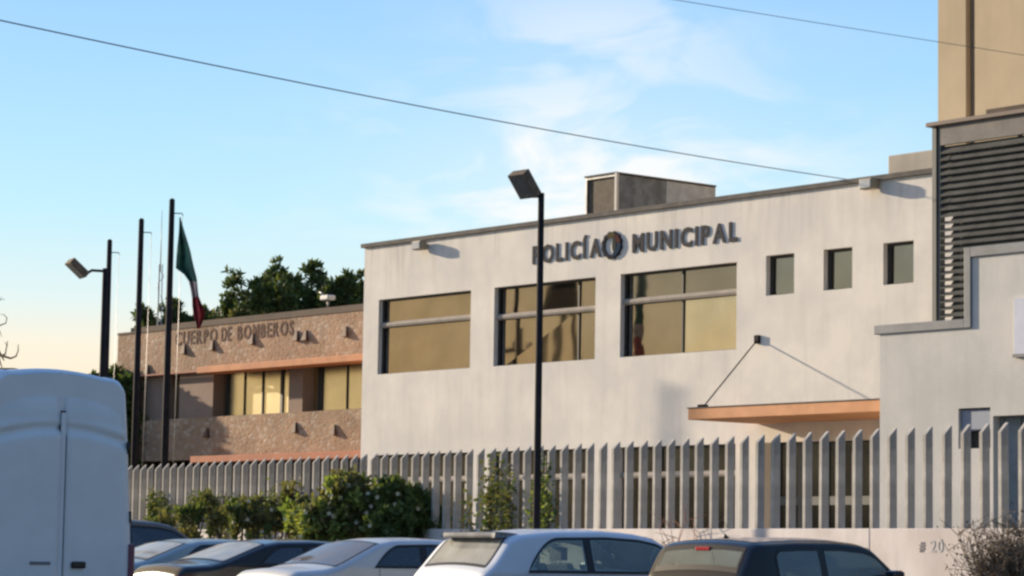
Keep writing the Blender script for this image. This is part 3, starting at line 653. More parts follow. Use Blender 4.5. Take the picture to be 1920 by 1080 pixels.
# flag: hangs in folds
outl = [((337, 408), (338, 408)), ((334, 440), (347, 440)), ((332, 475), (357, 475)), ((330, 503), (363, 500)), ((346, 515), (368, 520)), ((355, 528), (369, 528)), ((359, 545), (371, 545)),
        ((361, 560), (373, 556)), ((361, 575), (379, 570)), ((363, 590), (385, 588)), ((368, 605), (381, 603)), ((370, 617), (375, 615))]
flg = empty('national_flag', Vector((at(340, 500, 51.9).x, 51.9, fh - 2.5)), 0, label='drooping green, white and red flag on the tallest looking flagpole', cat='flag')
def cloth(rows, mt, name):
    b = MB(); nn = 14; vs = []
    rr = []
    for i in range(len(rows) - 1):
        for k in range(4):
            t = k / 4; (a, c), (d, e_) = rows[i], rows[i + 1]
            rr.append(((a[0] * (1 - t) + d[0] * t, a[1] * (1 - t) + d[1] * t), (c[0] * (1 - t) + e_[0] * t, c[1] * (1 - t) + e_[1] * t)))
    rr.append(rows[-1])
    for (a, c) in rr:
        for j in range(nn + 1):
            t = j / nn; px = a[0] * (1 - t) + c[0] * t; py = a[1] * (1 - t) + c[1] * t
            p = at(px, py, 51.9); p.y += .09 * math.sin(t * 11 + py * .02) + .03 * math.sin(py * .09 + t * 4); vs.append(p - flg.location)
    n = nn + 1
    b.add(vs, [(i * n + j, i * n + j + 1, (i + 1) * n + j + 1, (i + 1) * n + j) for i in range(len(rr) - 1) for j in range(nn)], 0, True)
    o = b.build(name, mt, flg); sm = o.modifiers.new('s', 'SOLIDIFY'); sm.thickness = .004; return o
cloth(outl[:6], mat('flag_green', (.06, .20, .14), .8, 0, (.025, .09, .07), 5), 'green_stripe')
cloth(outl[5:8], mat('flag_white', (.62, .6, .6), .8, 0, (.5, .36, .36), 7), 'white_stripe')
cloth(outl[7:], mat('flag_red', (.50, .06, .06), .8, 0, (.26, .03, .04), 6), 'red_stripe')

# ------------------------------------------------------------------ cables
def cable(pts, r, label, name='overhead_cable'):
    b = MB(); b.tube(pts, r, 6); o = b.build(name, M['wire']); return tag(o, label, 'cable', 'overhead cables')
def span(p, q, sag, n=40): return [p.lerp(q, t / n) - Vector((0, 0, sag * 4 * (t / n) * (1 - t / n))) for t in range(n + 1)]
pa = at(-120, 12, 30); pb_ = at(1600, 338, 49)
cable(span(pa, pb_, .12), .0085, 'thick overhead cable running down to the white building roof')
cable(span(at(700, -95, 30), at(2700, 214, 50),   .08), .0045, 'thin overhead cable high up crossing in front of the beige tower')

# ------------------------------------------------------------------ vegetation
def leaves(name, mt, parent, blobs, count, size, seed, narrow=.5, up=.3, mats=None):
    """blobs: list of (centre, (rx,ry,rz)); leaf sized faces spread through each volume, denser towards twig clusters"""
    rn = random.Random(seed); vs = []; fs = []; ms = []
    vol = [bl[1][0] * bl[1][1] * bl[1][2] for bl in blobs]; tot = sum(vol)
    for bl, v in zip(blobs, vol):
        c, r = bl; n = int(count * v / tot); nc = max(8, n // 45); cl = []
        for _ in range(nc):
            d = Vector((rn.gauss(0, 1), rn.gauss(0, 1), rn.gauss(0, 1))).normalized() * rn.random() ** .38
            cl.append((Vector((c[0] + d.x * r[0], c[1] + d.y * r[1], c[2] + d.z * r[2])), rn.uniform(.10, .26), rn.random()))
        for _ in range(n):
            cc, cr_, cm = rn.choice(cl); q = max(r) * cr_
            p = cc + Vector((rn.gauss(0, q * .6), rn.gauss(0, q * .6), rn.gauss(0, q * .6)))
            a = Vector((rn.gauss(0, 1), rn.gauss(0, 1), rn.gauss(0, 1) + up)).normalized(); s_ = a.orthogonal().normalized()
            s_ = (Matrix.Rotation(rn.random() * 6.28, 3, a) @ s_); l = size * rn.uniform(.6, 1.5); w = l * narrow * .5
            b0 = len(vs); vs += [p, p + a * l * .5 + s_ * w, p + a * l, p + a * l * .5 - s_ * w]; fs.append((b0, b0 + 1, b0 + 2, b0 + 3)); ms.append(0 if (cm < .55 or not mats) else 1)
    b = MB(); b.add(vs, fs); b.m = ms if mats else b.m
    return b.build(name, mats or mt, parent)
def tree(px, Y, top_py, wid, label, seed, spires=3, group='dark trees behind the stone building', low=.35, dens=1.0, name='evergreen_tree', mats=None, off=None):
    base = ground(px, Y); H = at(px, top_py, Y).z; rn = random.Random(seed)
    e = empty(name, base, 0, label=label, cat='tree', group=group)
    b = MB(); b.tube([(0, 0, 0), (.05, 0, H * .4), (0, .04, H * .93)], [.22, .15, .03], 8); bl = []
    lst = off or [(rn.uniform(-.45, .45), rn.uniform(.72, 1)) for _ in range(spires)]
    for (ox_, hh) in lst:
        x = ox_ * wid; y = rn.uniform(-.3, .3) * wid; h = H * hh
        b.tube([(0, 0, H * low), (x * .6, y * .6, H * (low + .15)), (x, y, h * .97)], [.08, .05, .015], 5)
        z = H * (low + .1)
        while z < h - .25:
            t = (z - H * low) / (h - H * low); r = wid * (.50 * (1 - t) ** .55 + .08); hz = wid * .2 + .1
            bl.append(((x * (.5 + .5 * t) + rn.uniform(-.1, .1), y * (.5 + .5 * t), z), (r * rn.uniform(.8, 1.2), r, hz))); z += hz * .85
        for _ in range(10):
            a = rn.random() * 6.28; z_ = H * rn.uniform(low + .05, .9 * hh); rr = wid * .3
            b.tube([(x * .6, y * .6, z_), (x * .6 + math.cos(a) * rr, y * .6 + math.sin(a) * rr, z_ + .3)], [.03, .008], 4)
    b.build('trunk', M['bark'], e)
    leaves('crown', M['conifer'], e, bl, int(52000 * dens), .20, seed, .42, .8, mats or [M['conifer'], M['leaf_dark']])
    return e
tree(473, 88, 506, 1.9, 'evergreen tree with two points, leftmost of the tall ones behind the stone building', 11, off=[(-.42, .985), (.12, 1.0), (.42, .955), (-.1, .95)])
tree(556, 92, 490, 2.5, 'tallest and widest evergreen tree behind the stone building', 12, off=[(-.28, 1.0), (.25, .995), (-.48, .96), (.5, .94), (.02, .965)], dens=1.5)
tree(634, 90, 503, 1.4, 'narrow evergreen tree next to the white building corner', 13, off=[(0.1, 1.0), (-.35, .96)], dens=.8)
tree(672, 93, 506, 1.4, 'evergreen tree half hidden by the white building corner', 14, off=[(-.05, 1.0), (.35, .97)], dens=.7)
tree(342, 84, 560, 1.5, 'low evergreen top between the flagpole and the flag', 15, off=[(-.3, 1.0), (.25, .985), (0, .96)], dens=.7)
tree(287, 84, 566, 1.4, 'low evergreen top between the two right flagpoles', 16, off=[(-.35, .985), (.2, 1.0)], dens=.6)
tree(424, 86, 568, 1.2, 'small olive tree top right of the flag', 17, off=[(0, 1.0), (.35, .985), (-.3, .97)], dens=.5, mats=[M['conifer'], M['leaf_olive']])
tree(386, 86, 583, .9, 'smallest orange tinged tree top just behind the flag', 18, off=[(0, 1.0)], dens=.3, mats=[mat('rust_leaf', (.16, .09, .03), .8), M['leaf_olive']])
tree(200, 66, 676, 1.0, 'dark bushy tree behind the van and the far street lamp', 19, off=[(0.05, 1.0), (-.45, .96), (.35, .97)], dens=.9, group='dark trees behind the van')

def shrub(name, cat, px, Y, blobs, count, size, seed, label, mats, flowers=0, group=None, narrow=.55, stems=True):
    base = ground(px, Y); e = empty(name, base, 0, label=label, cat=cat, group=group)
    bl = []
    for (bx, by, rx_, rz_, dy) in blobs:
        p = at(bx, by, Y + dy) - base; s = (Y + dy) / F
        bl.append((p, (rx_ * s, max(.35, rx_ * s * .55), rz_ * s)))
    leaves('foliage', None, e, bl, count, size, seed, narrow, .5, mats)
    if stems:
        b = MB(); rn = random.Random(seed)
        for c, r in bl:
            for _ in range(4):
                b.tube([(c[0] * .8 + rn.uniform(-.1, .1), c[1] * .8, 0), (c[0] + rn.uniform(-.5, .5) * r[0], c[1], c[2] * .7), (c[0] + rn.uniform(-.8, .8) * r[0], c[1], c[2] + r[2] * .8)], [.03, .02, .006], 5)
        b.build('stems', M['bark'], e)
    if flowers:
        b = MB(); rn = random.Random(seed + 5)
        for _ in range(flowers):
            c, r = rn.choice(bl); q = Vector((c[0] + rn.uniform(-.8, .8) * r[0], c[1] - r[1] * rn.uniform(.9, 1.15), c[2] + rn.uniform(-.8, .6) * r[2])); z = .026
            for k in range(5):
                a = k * 1.2566; d1 = Vector((math.cos(a), -.3, math.sin(a))) * z; d2 = Vector((math.cos(a + .8), -.3, math.sin(a + .8))) * z
                b.add([q, q + d1, q + (d1 + d2) * .8, q + d2], [(0, 1, 2, 3)])
        b.build('blossoms', M['petal'], e)
    return e
GV = 'shrubs along the fence'
shrub('flowering_shrub', 'shrub', 655, 42.3, [(655, 950, 60, 50, 0), (610, 985, 60, 40, -.2), (690, 970, 55, 45, .2), (645, 915, 30, 26, 0), (565, 970, 35, 35, .3)], 13000, .10, 21, 'bright green shrub with pale blossoms in front of the fence', [M['leaf'], M['leaf_olive']], 30, GV)
shrub('dark_shrub', 'shrub', 760, 41.8, [(765, 960, 55, 50, 0), (800, 980, 40, 38, 0), (735, 990, 50, 35, -.3), (730, 930, 40, 30, .2)], 10000, .10, 22, 'dark green shrub between the bright shrub and the white hatchback', [M['leaf_dark'], M['leaf_dark']], 6, GV)
shrub('olive_shrub', 'shrub', 490, 44.8, [(495, 965, 45, 45, 0), (450, 975, 30, 40, 0), (540, 945, 26, 45, .2)], 2600, .09, 23, 'thin olive green shrub left of the bright shrub', [M['leaf_olive'], M['leaf_dark']], 3, GV)
shrub('hedge_plant', 'shrub', 380, 47.0, [(405, 960, 40, 50, 0), (355, 980, 38, 30, 0), (310, 990, 26, 20, 0)], 1700, .09, 24, 'sparse dull shrub over the parked dark car at left', [M['leaf_dark'], M['leaf_olive']], 0, GV)
# creepers on the blades
def creeper(px0, px1, py0, py1, n, seed, label, mats):
    a = PF.X(px0); c = PF.X(px1); z0 = PF.loc(px0, py1).z; z1_ = PF.loc(px0, py0).z; rn = random.Random(seed)
    e = empty('creeper', PF.w((a + c) / 2, -.1, zw), PF.rz, label=label, cat='creeper', group='creepers climbing the fence'); b = MB(); st = MB()
    for _ in range(9):
        x = rn.uniform(a, c) - (a + c) / 2; pts = [(x, 0, -.2)]
        h = rn.uniform(.5, 1.05) * (z1_ - z0)
        for k in range(1, 9): x += rn.uniform(-.05, .05); pts.append((x, rn.uniform(-.04, .02), -.2 + h * k / 8))
        st.tube(pts, .008, 4)
        for _ in range(n // 9):
            k = rn.choice(pts); p = Vector(k) + Vector((rn.gauss(0, .07), rn.gauss(-.02, .05), rn.gauss(0, .09))); ax = Vector((rn.gauss(0, 1), rn.gauss(0, 1), rn.gauss(0, 1))).normalized(); s_ = ax.orthogonal(); l = rn.uniform(.04, .09)
            b.add([p, p + ax * l * .5 + s_ * l * .3, p + ax * l, p + ax * l * .5 - s_ * l * .3], [(0, 1, 2, 3)], rn.randint(0, 1))
    st.build('stems', M['bark'], e); b.build('foliage', mats, e)
creeper(897, 985, 840, 985, 900, 31, 'olive creeper over the blades left of the nearer street lamp', [M['leaf_olive'], M['leaf_dark']])
creeper(1010, 1045, 800, 960, 500, 32, 'small green creeper by the foot of the nearer street lamp', [M['leaf'], M['leaf_dark']])
creeper(670, 800, 846, 930, 3200, 33, 'creeper over the blade tops above the dark shrub', [M['leaf_dark'], M['leaf_olive']])
creeper(470, 660, 880, 960, 3000, 34, 'creeper over the blades behind the bright shrub', [M['leaf_olive'], M['leaf']])
creeper(280, 450, 900, 980, 2600, 35, 'creeper over the leftmost visible blades', [M['leaf_dark'], M['leaf_olive']])
# bare bush
def twiggy(px, Y, hw, top, n, seed, label, name='bare_bush', mt=None, lv=0, thick=.012):
    base = ground(px, Y); e = empty(name, base, 0, label=label, cat='bush'); rn = random.Random(seed); b = MB(); H = at(px, top, Y).z; tips = []
    for _ in range(n):
        a = rn.gauss(0, .5); a2 = rn.gauss(0, .45); h = H * rn.uniform(.6, 1.05); p = Vector((rn.uniform(-.1, .1), rn.uniform(-.1, .1), .0)); d = Vector((a * hw * .8, a2 * hw * .8, h)); pts = [p]
        nsg = 7
        for k in range(1, nsg + 1):
            t = k / nsg; pts.append(p + Vector((d.x * t ** 1.3, d.y * t ** 1.3, d.z * t)) + Vector((rn.gauss(0, .025), rn.gauss(0, .025), 0)))
        b.tube(pts, [thick * (1 - .8 * k / nsg) for k in range(nsg + 1)], 4, cap=False)
        for _ in range(7):
            k = rn.randint(3, nsg); q = pts[k]; dd = Vector((rn.gauss(0, .16), rn.gauss(0, .16), rn.uniform(.02, .25))); b.tube([q, q + dd * .5 + Vector((0, 0, .01)), q + dd], [.005, .004, .002], 3, cap=False); tips.append(q + dd)
    b.build('twigs', mt or M['twig'], e)
    if lv:
        g = MB()
        for _ in range(lv):
            p = rn.choice(tips) + Vector((rn.gauss(0, .04), rn.gauss(0, .04), rn.gauss(0, .04))); ax = Vector((rn.gauss(0, 1), rn.gauss(0, 1), rn.gauss(0, 1))).normalized(); s_ = ax.orthogonal(); l = .045
            g.add([p, p + ax * l * .5 + s_ * l * .25, p + ax * l, p + ax * l * .5 - s_ * l * .25], [(0, 1, 2, 3)])
        g.build('dry_leaves', M['twig'], e)
    return e
twiggy(1888, 29.5, .58, 1008, 300, 41, 'bare brown twiggy bush at the lower right corner', lv=1500)
twiggy(1285, 35.6, .45, 985, 26, 42, 'small clump of dry reddish stalks before the low wall', 'dry_stalks', mat('red_twig', (.33, .15, .10), .9), thick=.016)

# ------------------------------------------------------------------ vehicles
def interp(tab, x):
    if x <= tab[0][0]: return tab[0][1]
    for (a, b_), (c, d) in zip(tab, tab[1:]):
        if x <= c:
            t = (x - a) / (c - a); return b_ + (d - b_) * t
    return tab[-1][1]
def smooth_tab(tab, n=160, it=2):
    x0, x1 = tab[0][0], tab[-1][0]; xs = [x0 + (x1 - x0) * i / n for i in range(n + 1)]; zs = [interp(tab, x) for x in xs]
    for _ in range(it): zs = [zs[0]] + [(zs[i - 1] + 2 * zs[i] + zs[i + 1]) / 4 for i in range(1, n)] + [zs[-1]]
    return list(zip(xs, zs))
PAR = {}
def make_car(p, name, label, loc, rz, paint, roofpaint=None, glassm=None, rearglass=None, group='cars parked along the fence'):
    T = smooth_tab(p['top'], 220, p.get('soft', 3)); Lc = p['top'][-1][0]; Wd = p['w'] / 2; belt = p['belt']; tum = p.get('tumble', .30); rr = p.get('r', .10)
    e = empty(name, loc, rz, label=label, cat='car', group=group)
    def plan(x): 
        t = x / Lc; return 1 - .16 * max(0, 1 - t / .14) ** 2 - .20 * max(0, (t - .84) / .16) ** 2
    def wid(x, z):
        w = Wd * plan(x)
        if z > belt: w -= tum * (z - belt) + .10 * max(0, z - belt) ** 2
        elif z < .35: w -= (.35 - z) * .25
        else: w -= .02 * abs(z - .65)
        return w
    def zt(x): return interp(T, x)
    bot = .20
    NX = 150; xs = [Lc * i / NX for i in range(NX + 1)]; NS = 30; NC = 5; NR = 14
    wheelx = (p['wx'][0], p['wx'][1]); WR = p.get('wr', .32)
    def section(x):
        t = max(zt(x), bot + .25); r = min(rr, (t - bot) * .4); zs_ = t - r; pts = []
        for i in range(NS + 1):
            z = bot + (zs_ - bot) * i / NS; pts.append((wid(x, z), z))
        we = wid(x, zs_)
        for i in range(1, NC + 1):
            a = i / NC * math.pi / 2; pts.append((we - r * 2.0 * (1 - math.cos(a)), zs_ + r * math.sin(a) * .74))
        wi = we - r * 2.0
        for i in range(1, NR + 1):
            y = wi * (1 - i / NR); pts.append((y, t - .26 * r + (.26 * r) * (1 - (y / max(wi, .01)) ** 2)))
        return pts
    def rooftop(x, y):          # surface height near the top
        t = zt(x); r = rr; wi = wid(x, t - r) - r * 2.0; k = abs(y) / wi
        if k > 1: return t - r + .74 * r * math.sqrt(max(0, 1 - ((abs(y) - wi) / (2 * r)) ** 2))
        return t - .26 * r * k * k
    wins = p['side']            # list of (x0,x1, bottom_fn, top_fn)
    ends = p['ends']            # (x0,x1) spans on the top surface for windscreen / rear glass : (xlow, xhigh, margin)
    mrg = .02
    def in_side(x, z):
        for (a, c, fb_, ft_) in wins:
            if a + mrg < x < c - mrg and fb_(x) + mrg < z < ft_(x) - mrg: return True
        return False
    def in_end(x, y):
        for (a, c, mg) in ends:
            lo, hi = min(a, c), max(a, c)
            if lo + mrg < x < hi - mrg:
                wi = wid(x, zt(x) - rr) - mg
                if abs(y) < wi - mrg: return True
        return False
    b = MB(); secs = [section(x) for x in xs]; n = len(secs[0]); vs = []
    for x, s_ in zip(xs, secs):
        for (y, z) in s_: vs.append((x, y, z))
    m0 = len(vs)
    for x, s_ in zip(xs, secs):
        for (y, z) in s_: vs.append((x, -y, z))
    fs = []; fm = []
    for i in range(NX):
        for j in range(n - 1):
            q = (i * n + j, (i + 1) * n + j, (i + 1) * n + j + 1, i * n + j + 1); pts = [vs[k] for k in q]
            cx_ = sum(k[0] for k in pts) / 4; cy_ = sum(k[1] for k in pts) / 4; cz_ = sum(k[2] for k in pts) / 4
            if j < NS + 2 and all(in_side(k[0], k[2]) for k in pts): continue
            if j >= NS and all(in_end(k[0], k[1]) for k in pts): continue
            if cz_ < .62 and any((cx_ - wx) ** 2 + (cz_ - WR) ** 2 < (WR + .05) ** 2 for wx in wheelx) and j < NS: continue
            mi = 1 if (roofpaint and j >= NS - 1 and cz_ > belt + .34) else (2 if cz_ < .33 else 0)
            fs.append(q); fm.append(mi); fs.append(tuple(m0 + k for k in q[::-1])); fm.append(mi)
    b.add(vs, fs, 0, True); b.m = fm
    # front, rear and bottom closures
    for base in (0, NX):
        s_ = secs[base]; ring_ = [base * n + j for j in range(n)] + [m0 + base * n + j for j in range(n - 2, -1, -1)]
        b.f.append(tuple(ring_ if base else ring_[::-1])); b.m.append(0); b.sm.append(False)
    for i in range(NX):
        b.f.append((i * n, m0 + i * n, m0 + (i + 1) * n, (i + 1) * n)); b.m.append(2); b.sm.append(False)
    body = b.build('body', [paint, roofpaint or paint, M['trim']], e)
    gm = glassm or M['carglass']
    for sgn_ in (-1, 1):
        for (a, c, fb_, ft_) in wins:
            K = 26; outer = []; inner = []; d = .032
            lo = [(a + (c - a) * i / K) for i in range(K + 1)]
            def surf(x, z, off): return (x, sgn_ * (wid(x, min(z, zt(x) - rr * .3)) + off), z)
            gl_ = MB(); vs = []; rows = 5
            xi = [a + d * .7 + (c - a - d * 1.4) * i / K for i in range(K + 1)]
            for x in xi:
                z0_, z1_ = fb_(x) + d * .8, max(ft_(x) - d, fb_(x) + d * .8 + .002)
                for k in range(rows + 1): vs.append(surf(x, z0_ + (z1_ - z0_) * k / rows, .003))
            q = [(i * (rows + 1) + k, (i + 1) * (rows + 1) + k, (i + 1) * (rows + 1) + k + 1, i * (rows + 1) + k + 1) for i in range(K) for k in range(rows)]
            if sgn_ > 0: q = [t[::-1] for t in q]
            gl_.add(vs, q, 0, True); wo_ = gl_.build('side_window', gm, e)
            tr_ = MB(); ring1 = [(x, fb_(x)) for x in lo] + [(x, ft_(x)) for x in lo[::-1]]
            ring2 = [(x, fb_(x) + d) for x in xi] + [(x, max(ft_(x) - d, fb_(x) + d + .002)) for x in xi[::-1]]
            vs = [surf(x, z, .006) for x, z in ring1] + [surf(x, z, .007) for x, z in ring2]; nn = len(ring1)
            q = [(i, (i + 1) % nn, (i + 1) % nn + nn, i + nn) for i in range(nn)]
            tr_.add(vs, q, 0, True); tr_.build('window_trim', M['trim'], wo_)
    if p.get('pillar', True):
        for sgn_ in (-1, 1):
            xa_, xb_p = wins[0][1] - .012, wins[1][0] + .012; f_ = wins[1][2]; g_ = wins[1][3]; pm_ = MB(); vs = []
            for k in range(9):
                for x in (xa_, xb_p):
                    z = f_(x) + (g_(x) - f_(x)) * k / 8; vs.append((x, sgn_ * (wid(x, z) + .0045), z))
            pm_.add(vs, [(2 * k, 2 * k + 1, 2 * k + 3, 2 * k + 2) for k in range(8)]); pm_.build('door_pillar', M['trim'], e)
    for ei, (xl, xh, mg) in enumerate(ends):
        K = 18; J = 20; vs = []; lo, hi = sorted((xl, xh)); g = MB()
        for i in range(K + 1):
            x = lo + .025 + (hi - lo - .05) * i / K; wi = wid(x, zt(x) - rr) - mg - .025
            for j in range(J + 1):
                y = -wi + 2 * wi * j / J; vs.append((x, y, rooftop(x, y) + .004))
        q = [(i * (J + 1) + j, (i + 1) * (J + 1) + j, (i + 1) * (J + 1) + j + 1, i * (J + 1) + j + 1) for i in range(K) for j in range(J)]
        g.add(vs, q, 0, True); go_ = g.build('rear_window' if ei == 0 else 'windscreen', (rearglass or gm) if ei == 0 else gm, e)
        t_ = MB(); o1 = []; o2 = []
        for i in range(K + 1):
            x = lo + (hi - lo) * i / K; wi = wid(x, zt(x) - rr) - mg; o1.append((x, -wi)); x2 = lo + .03 + (hi - lo - .06) * i / K; wi2 = wid(x2, zt(x2) - rr) - mg - .03; o2.append((x2, -wi2))
        o1 += [(x, -y) for x, y in o1[::-1]]; o2 += [(x, -y) for x, y in o2[::-1]]; nn = len(o1)
        # subdivide the long straight edges
        def dens(o):
            r_ = []
            for i in range(len(o)):
                a_, c_ = o[i], o[(i + 1) % len(o)]; kk = 12 if abs(a_[1] - c_[1]) > .3 else 1
                for k in range(kk): r_.append((a_[0] + (c_[0] - a_[0]) * k / kk, a_[1] + (c_[1] - a_[1]) * k / kk))
            return r_
        o1 = dens(o1); o2 = dens(o2); nn = len(o1)
        if len(o2) == nn:
            t_.add([(x, y, rooftop(x, y) + .008) for x, y in o1] + [(x, y, rooftop(x, y) + .009) for x, y in o2], [(i, (i + 1) % nn, (i + 1) % nn + nn, i + nn) for i in range(nn)], 0, True); t_.build('window_trim', M['trim'], go_)
    # inside
    cab0, cab1 = p['cab']
    it = MB(); it.box(.3, Lc - .9, -Wd * .82, Wd * .82, .3, .45); it.box(cab1 - .75, cab1 - .15, -Wd * .78, Wd * .78, .5, belt - .02); it.box(.25, cab0 + .25, -Wd * .75, Wd * .75, .46, belt - .10); it.build('cabin_floor', M['interior'], e, bevel=.03)
    def seatmesh(x, y, w):
        s_ = MB(); s_.box(x, x + .5, y - w / 2, y + w / 2, .46, .62); 
        s_.add([(x - .16, y - w / 2, 1.08), (x - .16, y + w / 2, 1.08), (x + .08, y + w / 2, .6), (x + .08, y - w / 2, .6), (x - .06, y - w / 2 + .03, 1.1), (x - .06, y + w / 2 - .03, 1.1), (x + .2, y + w / 2, .62), (x + .2, y - w / 2, .62)], [(0, 1, 2, 3), (4, 7, 6, 5), (0, 4, 5, 1), (3, 2, 6, 7), (0, 3, 7, 4), (1, 5, 6, 2)])
        s_.box(x - .16, x - .07, y - .13, y + .13, 1.13, 1.28); s_.tube([(x - .12, y - .05, 1.08), (x - .12, y - .05, 1.14)], .008, 5); s_.tube([(x - .12, y + .05, 1.08), (x - .12, y + .05, 1.14)], .008, 5)
        return s_
    for y in (-.37, .37): seatmesh(p['seat'], y, .48).build('seat', M['seat'], e, bevel=.03)
    if p.get('rseat'):
        for y in (-.38, .38): seatmesh(p['rseat'], y, .6).build('seat', M['seat'], e, bevel=.03)
    # wheels
    for wx in wheelx:
        for s_ in (-1, 1):
            y = s_ * (Wd - .13); w_ = MB(); k = 28
            w_.tube([(wx, y - .1, WR), (wx, y - .09, WR), (wx, y + .09, WR), (wx, y + .1, WR)], [WR - .03, WR, WR, WR - .03], k); wo_ = w_.build('wheel', M['rubber'], e)
            w_ = MB(); yy = y + s_ * .101; w_.tube([(wx, yy - .002, WR), (wx, yy + .002, WR)], WR * .18, 16)
            for a in range(5):
                t = a * 2 * math.pi / 5; w_.tube([(wx, yy, WR), (wx + math.cos(t) * WR * .62, yy, WR + math.sin(t) * WR * .62)], .02, 5)
            w_.tube([(wx + math.cos(t * .2618) * WR * .64, yy, WR + math.sin(t * .2618) * WR * .64) for t in range(25)], .014, 5); w_.build('rim', M['rim'], wo_)
    # lights, plates, mirrors, handles
    tl = p.get('tail', (.75, .95))
    for s_ in (-1, 1):
        def tw_(x, z): return s_ * (wid(x, z) + .012)
        l_ = MB(); za, zc = tl; xx = [.0, .03, .08, .16, .24]; vs = [(x - (.0 if i else .012), tw_(x, z), z) for z in (za, zc) for i, x in enumerate(xx)]
        l_.add(vs, [(i, i + 1, i + 6, i + 5) for i in range(4)]); l_.add([(-.012, s_ * (wid(0, za) - .2), za), (-.012, s_ * (wid(0, za) + .01), za), (-.012, s_ * (wid(0, zc) + .01), zc), (-.012, s_ * (wid(0, zc) - .16), zc)], [(0, 1, 2, 3)])
        l_.build('tail_light', M['red_lens'], e)
        h_ = MB(); h_.box(Lc - .04, Lc + .012, s_ * Wd * .52 - .14, s_ * Wd * .52 + .14, .56, .70); h_.build('headlight', M['clear_lens'], e, bevel=.03)
        mx_ = MB(); x = p['mirror']; y0_ = wid(x, belt + .04)
        mx_.box(x - .10, x + .06, s_ * (y0_ + .13) - .09, s_ * (y0_ + .13) + .09, belt + .0, belt + .15); mo_ = mx_.build('mirror', p.get('mirror_mat', paint), e, bevel=.04)
        mm_ = MB(); mm_.tube([(x, s_ * (y0_ - .03), belt + .03), (x - .01, s_ * (y0_ + .07), belt + .06)], .022, 6); mm_.build('mirror_arm', M['trim'], mo_)
        for hx in p['handles']:
            hh = MB(); hh.tube([(hx - .09, s_ * (wid(hx, belt - .1) + .025), belt - .1), (hx + .09, s_ * (wid(hx, belt - .1) + .025), belt - .1)], .014, 6); hh.build('door_handle', paint, e)
    pl = MB(); pl.box(-.02, -.003, -.17, .17, .55, .67); pl.build('number_plate', M['white_line'], e, bevel=.004)
    bp = MB(); bp.box(-.07, .12, -Wd * .86, Wd * .86, .30, .50); bp.build('bumper', paint, e, bevel=.05)
    bp = MB(); bp.box(Lc - .16, Lc + .05, -Wd * .82, Wd * .82, .28, .50); bp.build('bumper', paint, e, bevel=.05)
    for s_ in (-1, 1):
        se = MB()
        for dx in p['doors']:
            pts = [(dx, s_ * (wid(dx, z) + .0015), z) for z in [.32 + (belt - .32) * k / 8 for k in range(9)]]; se.tube(pts, .0035, 4)
        se.build('door_seam', M['trim'], e)
    if p.get('antenna'):
        ax_ = p['antenna']; a_ = MB(); a_.tube([(ax_, 0, zt(ax_)), (ax_ - .03, 0, zt(ax_) + .05)], [.035, .012], 6); a_.build('antenna', M['trim'], e)
    return e, zt, wid, rooftop, body
# body profiles: x from the rear bumper forward, height of the centre line
hatch = dict(top=[(0, .45), (.02, .80), (.10, 1.00), (.22, 1.10), (.46, 1.385), (.62, 1.44), (1.1, 1.482), (1.75, 1.497), (2.2, 1.475), (2.45, 1.43), (3.12, 1.03), (3.3, .97), (3.9, .84), (4.05, .72), (4.12, .45)], w=1.76, belt=.97, wx=(.72, 3.3),
             cab=(.6, 2.9), seat=1.95, rseat=1.05, mirror=2.72, handles=(1.35, 2.15), doors=(1.62, 2.55), antenna=None, tail=(.64, .86), tumble=.30,
             ends=[(.17, .50, .15), (3.08, 2.42, .08)])
def ftop(Tab, inset=.115):
    S_ = smooth_tab(Tab, 220, 3); return lambda x: interp(S_, x) - inset
tpH = ftop(hatch['top'], .095)
def arc(x0, x1, z0, base, pw=.5):    # window top that curves down to its rear end
    def f(x):
        t = max(0, min(1, (x - x0) / (x1 - x0))); return z0(x) if t >= 1 else base(x) + (z0(x) - base(x)) * math.sin(t * math.pi / 2) ** pw
    return f
bl_ = lambda x: .985
hatch['side'] = [(.62, 1.44, bl_, arc(.62, 1.08, tpH, bl_, .8)), (1.50, 2.98, bl_, lambda x: max(tpH(x), bl_(x) + .01))]
mini = dict(top=[(0, .45), (.02, .80), (.07, 1.02), (.25, 1.33), (.34, 1.375), (.9, 1.405), (1.5, 1.41), (1.85, 1.385), (2.0, 1.34), (2.42, .99), (2.6, .93), (3.5, .86), (3.66, .75), (3.72, .45)], w=1.70, belt=.93, wx=(.60, 3.0),
            cab=(.5, 2.6), seat=1.45, rseat=.75, mirror=2.14, handles=(1.5,), doors=(1.2, 2.2), antenna=.55, tail=(.62, .82), tumble=.24, r=.09, ends=[(.09, .245, .10), (2.41, 1.98, .07)])
tpM = ftop(mini['top'], .10); bm_ = lambda x: .95
mini['side'] = [(.52, 1.18, bm_, arc(.40, .62, tpM, bm_, 1)), (1.23, 2.34, bm_, lambda x: max(tpM(x), bm_(x) + .01))]
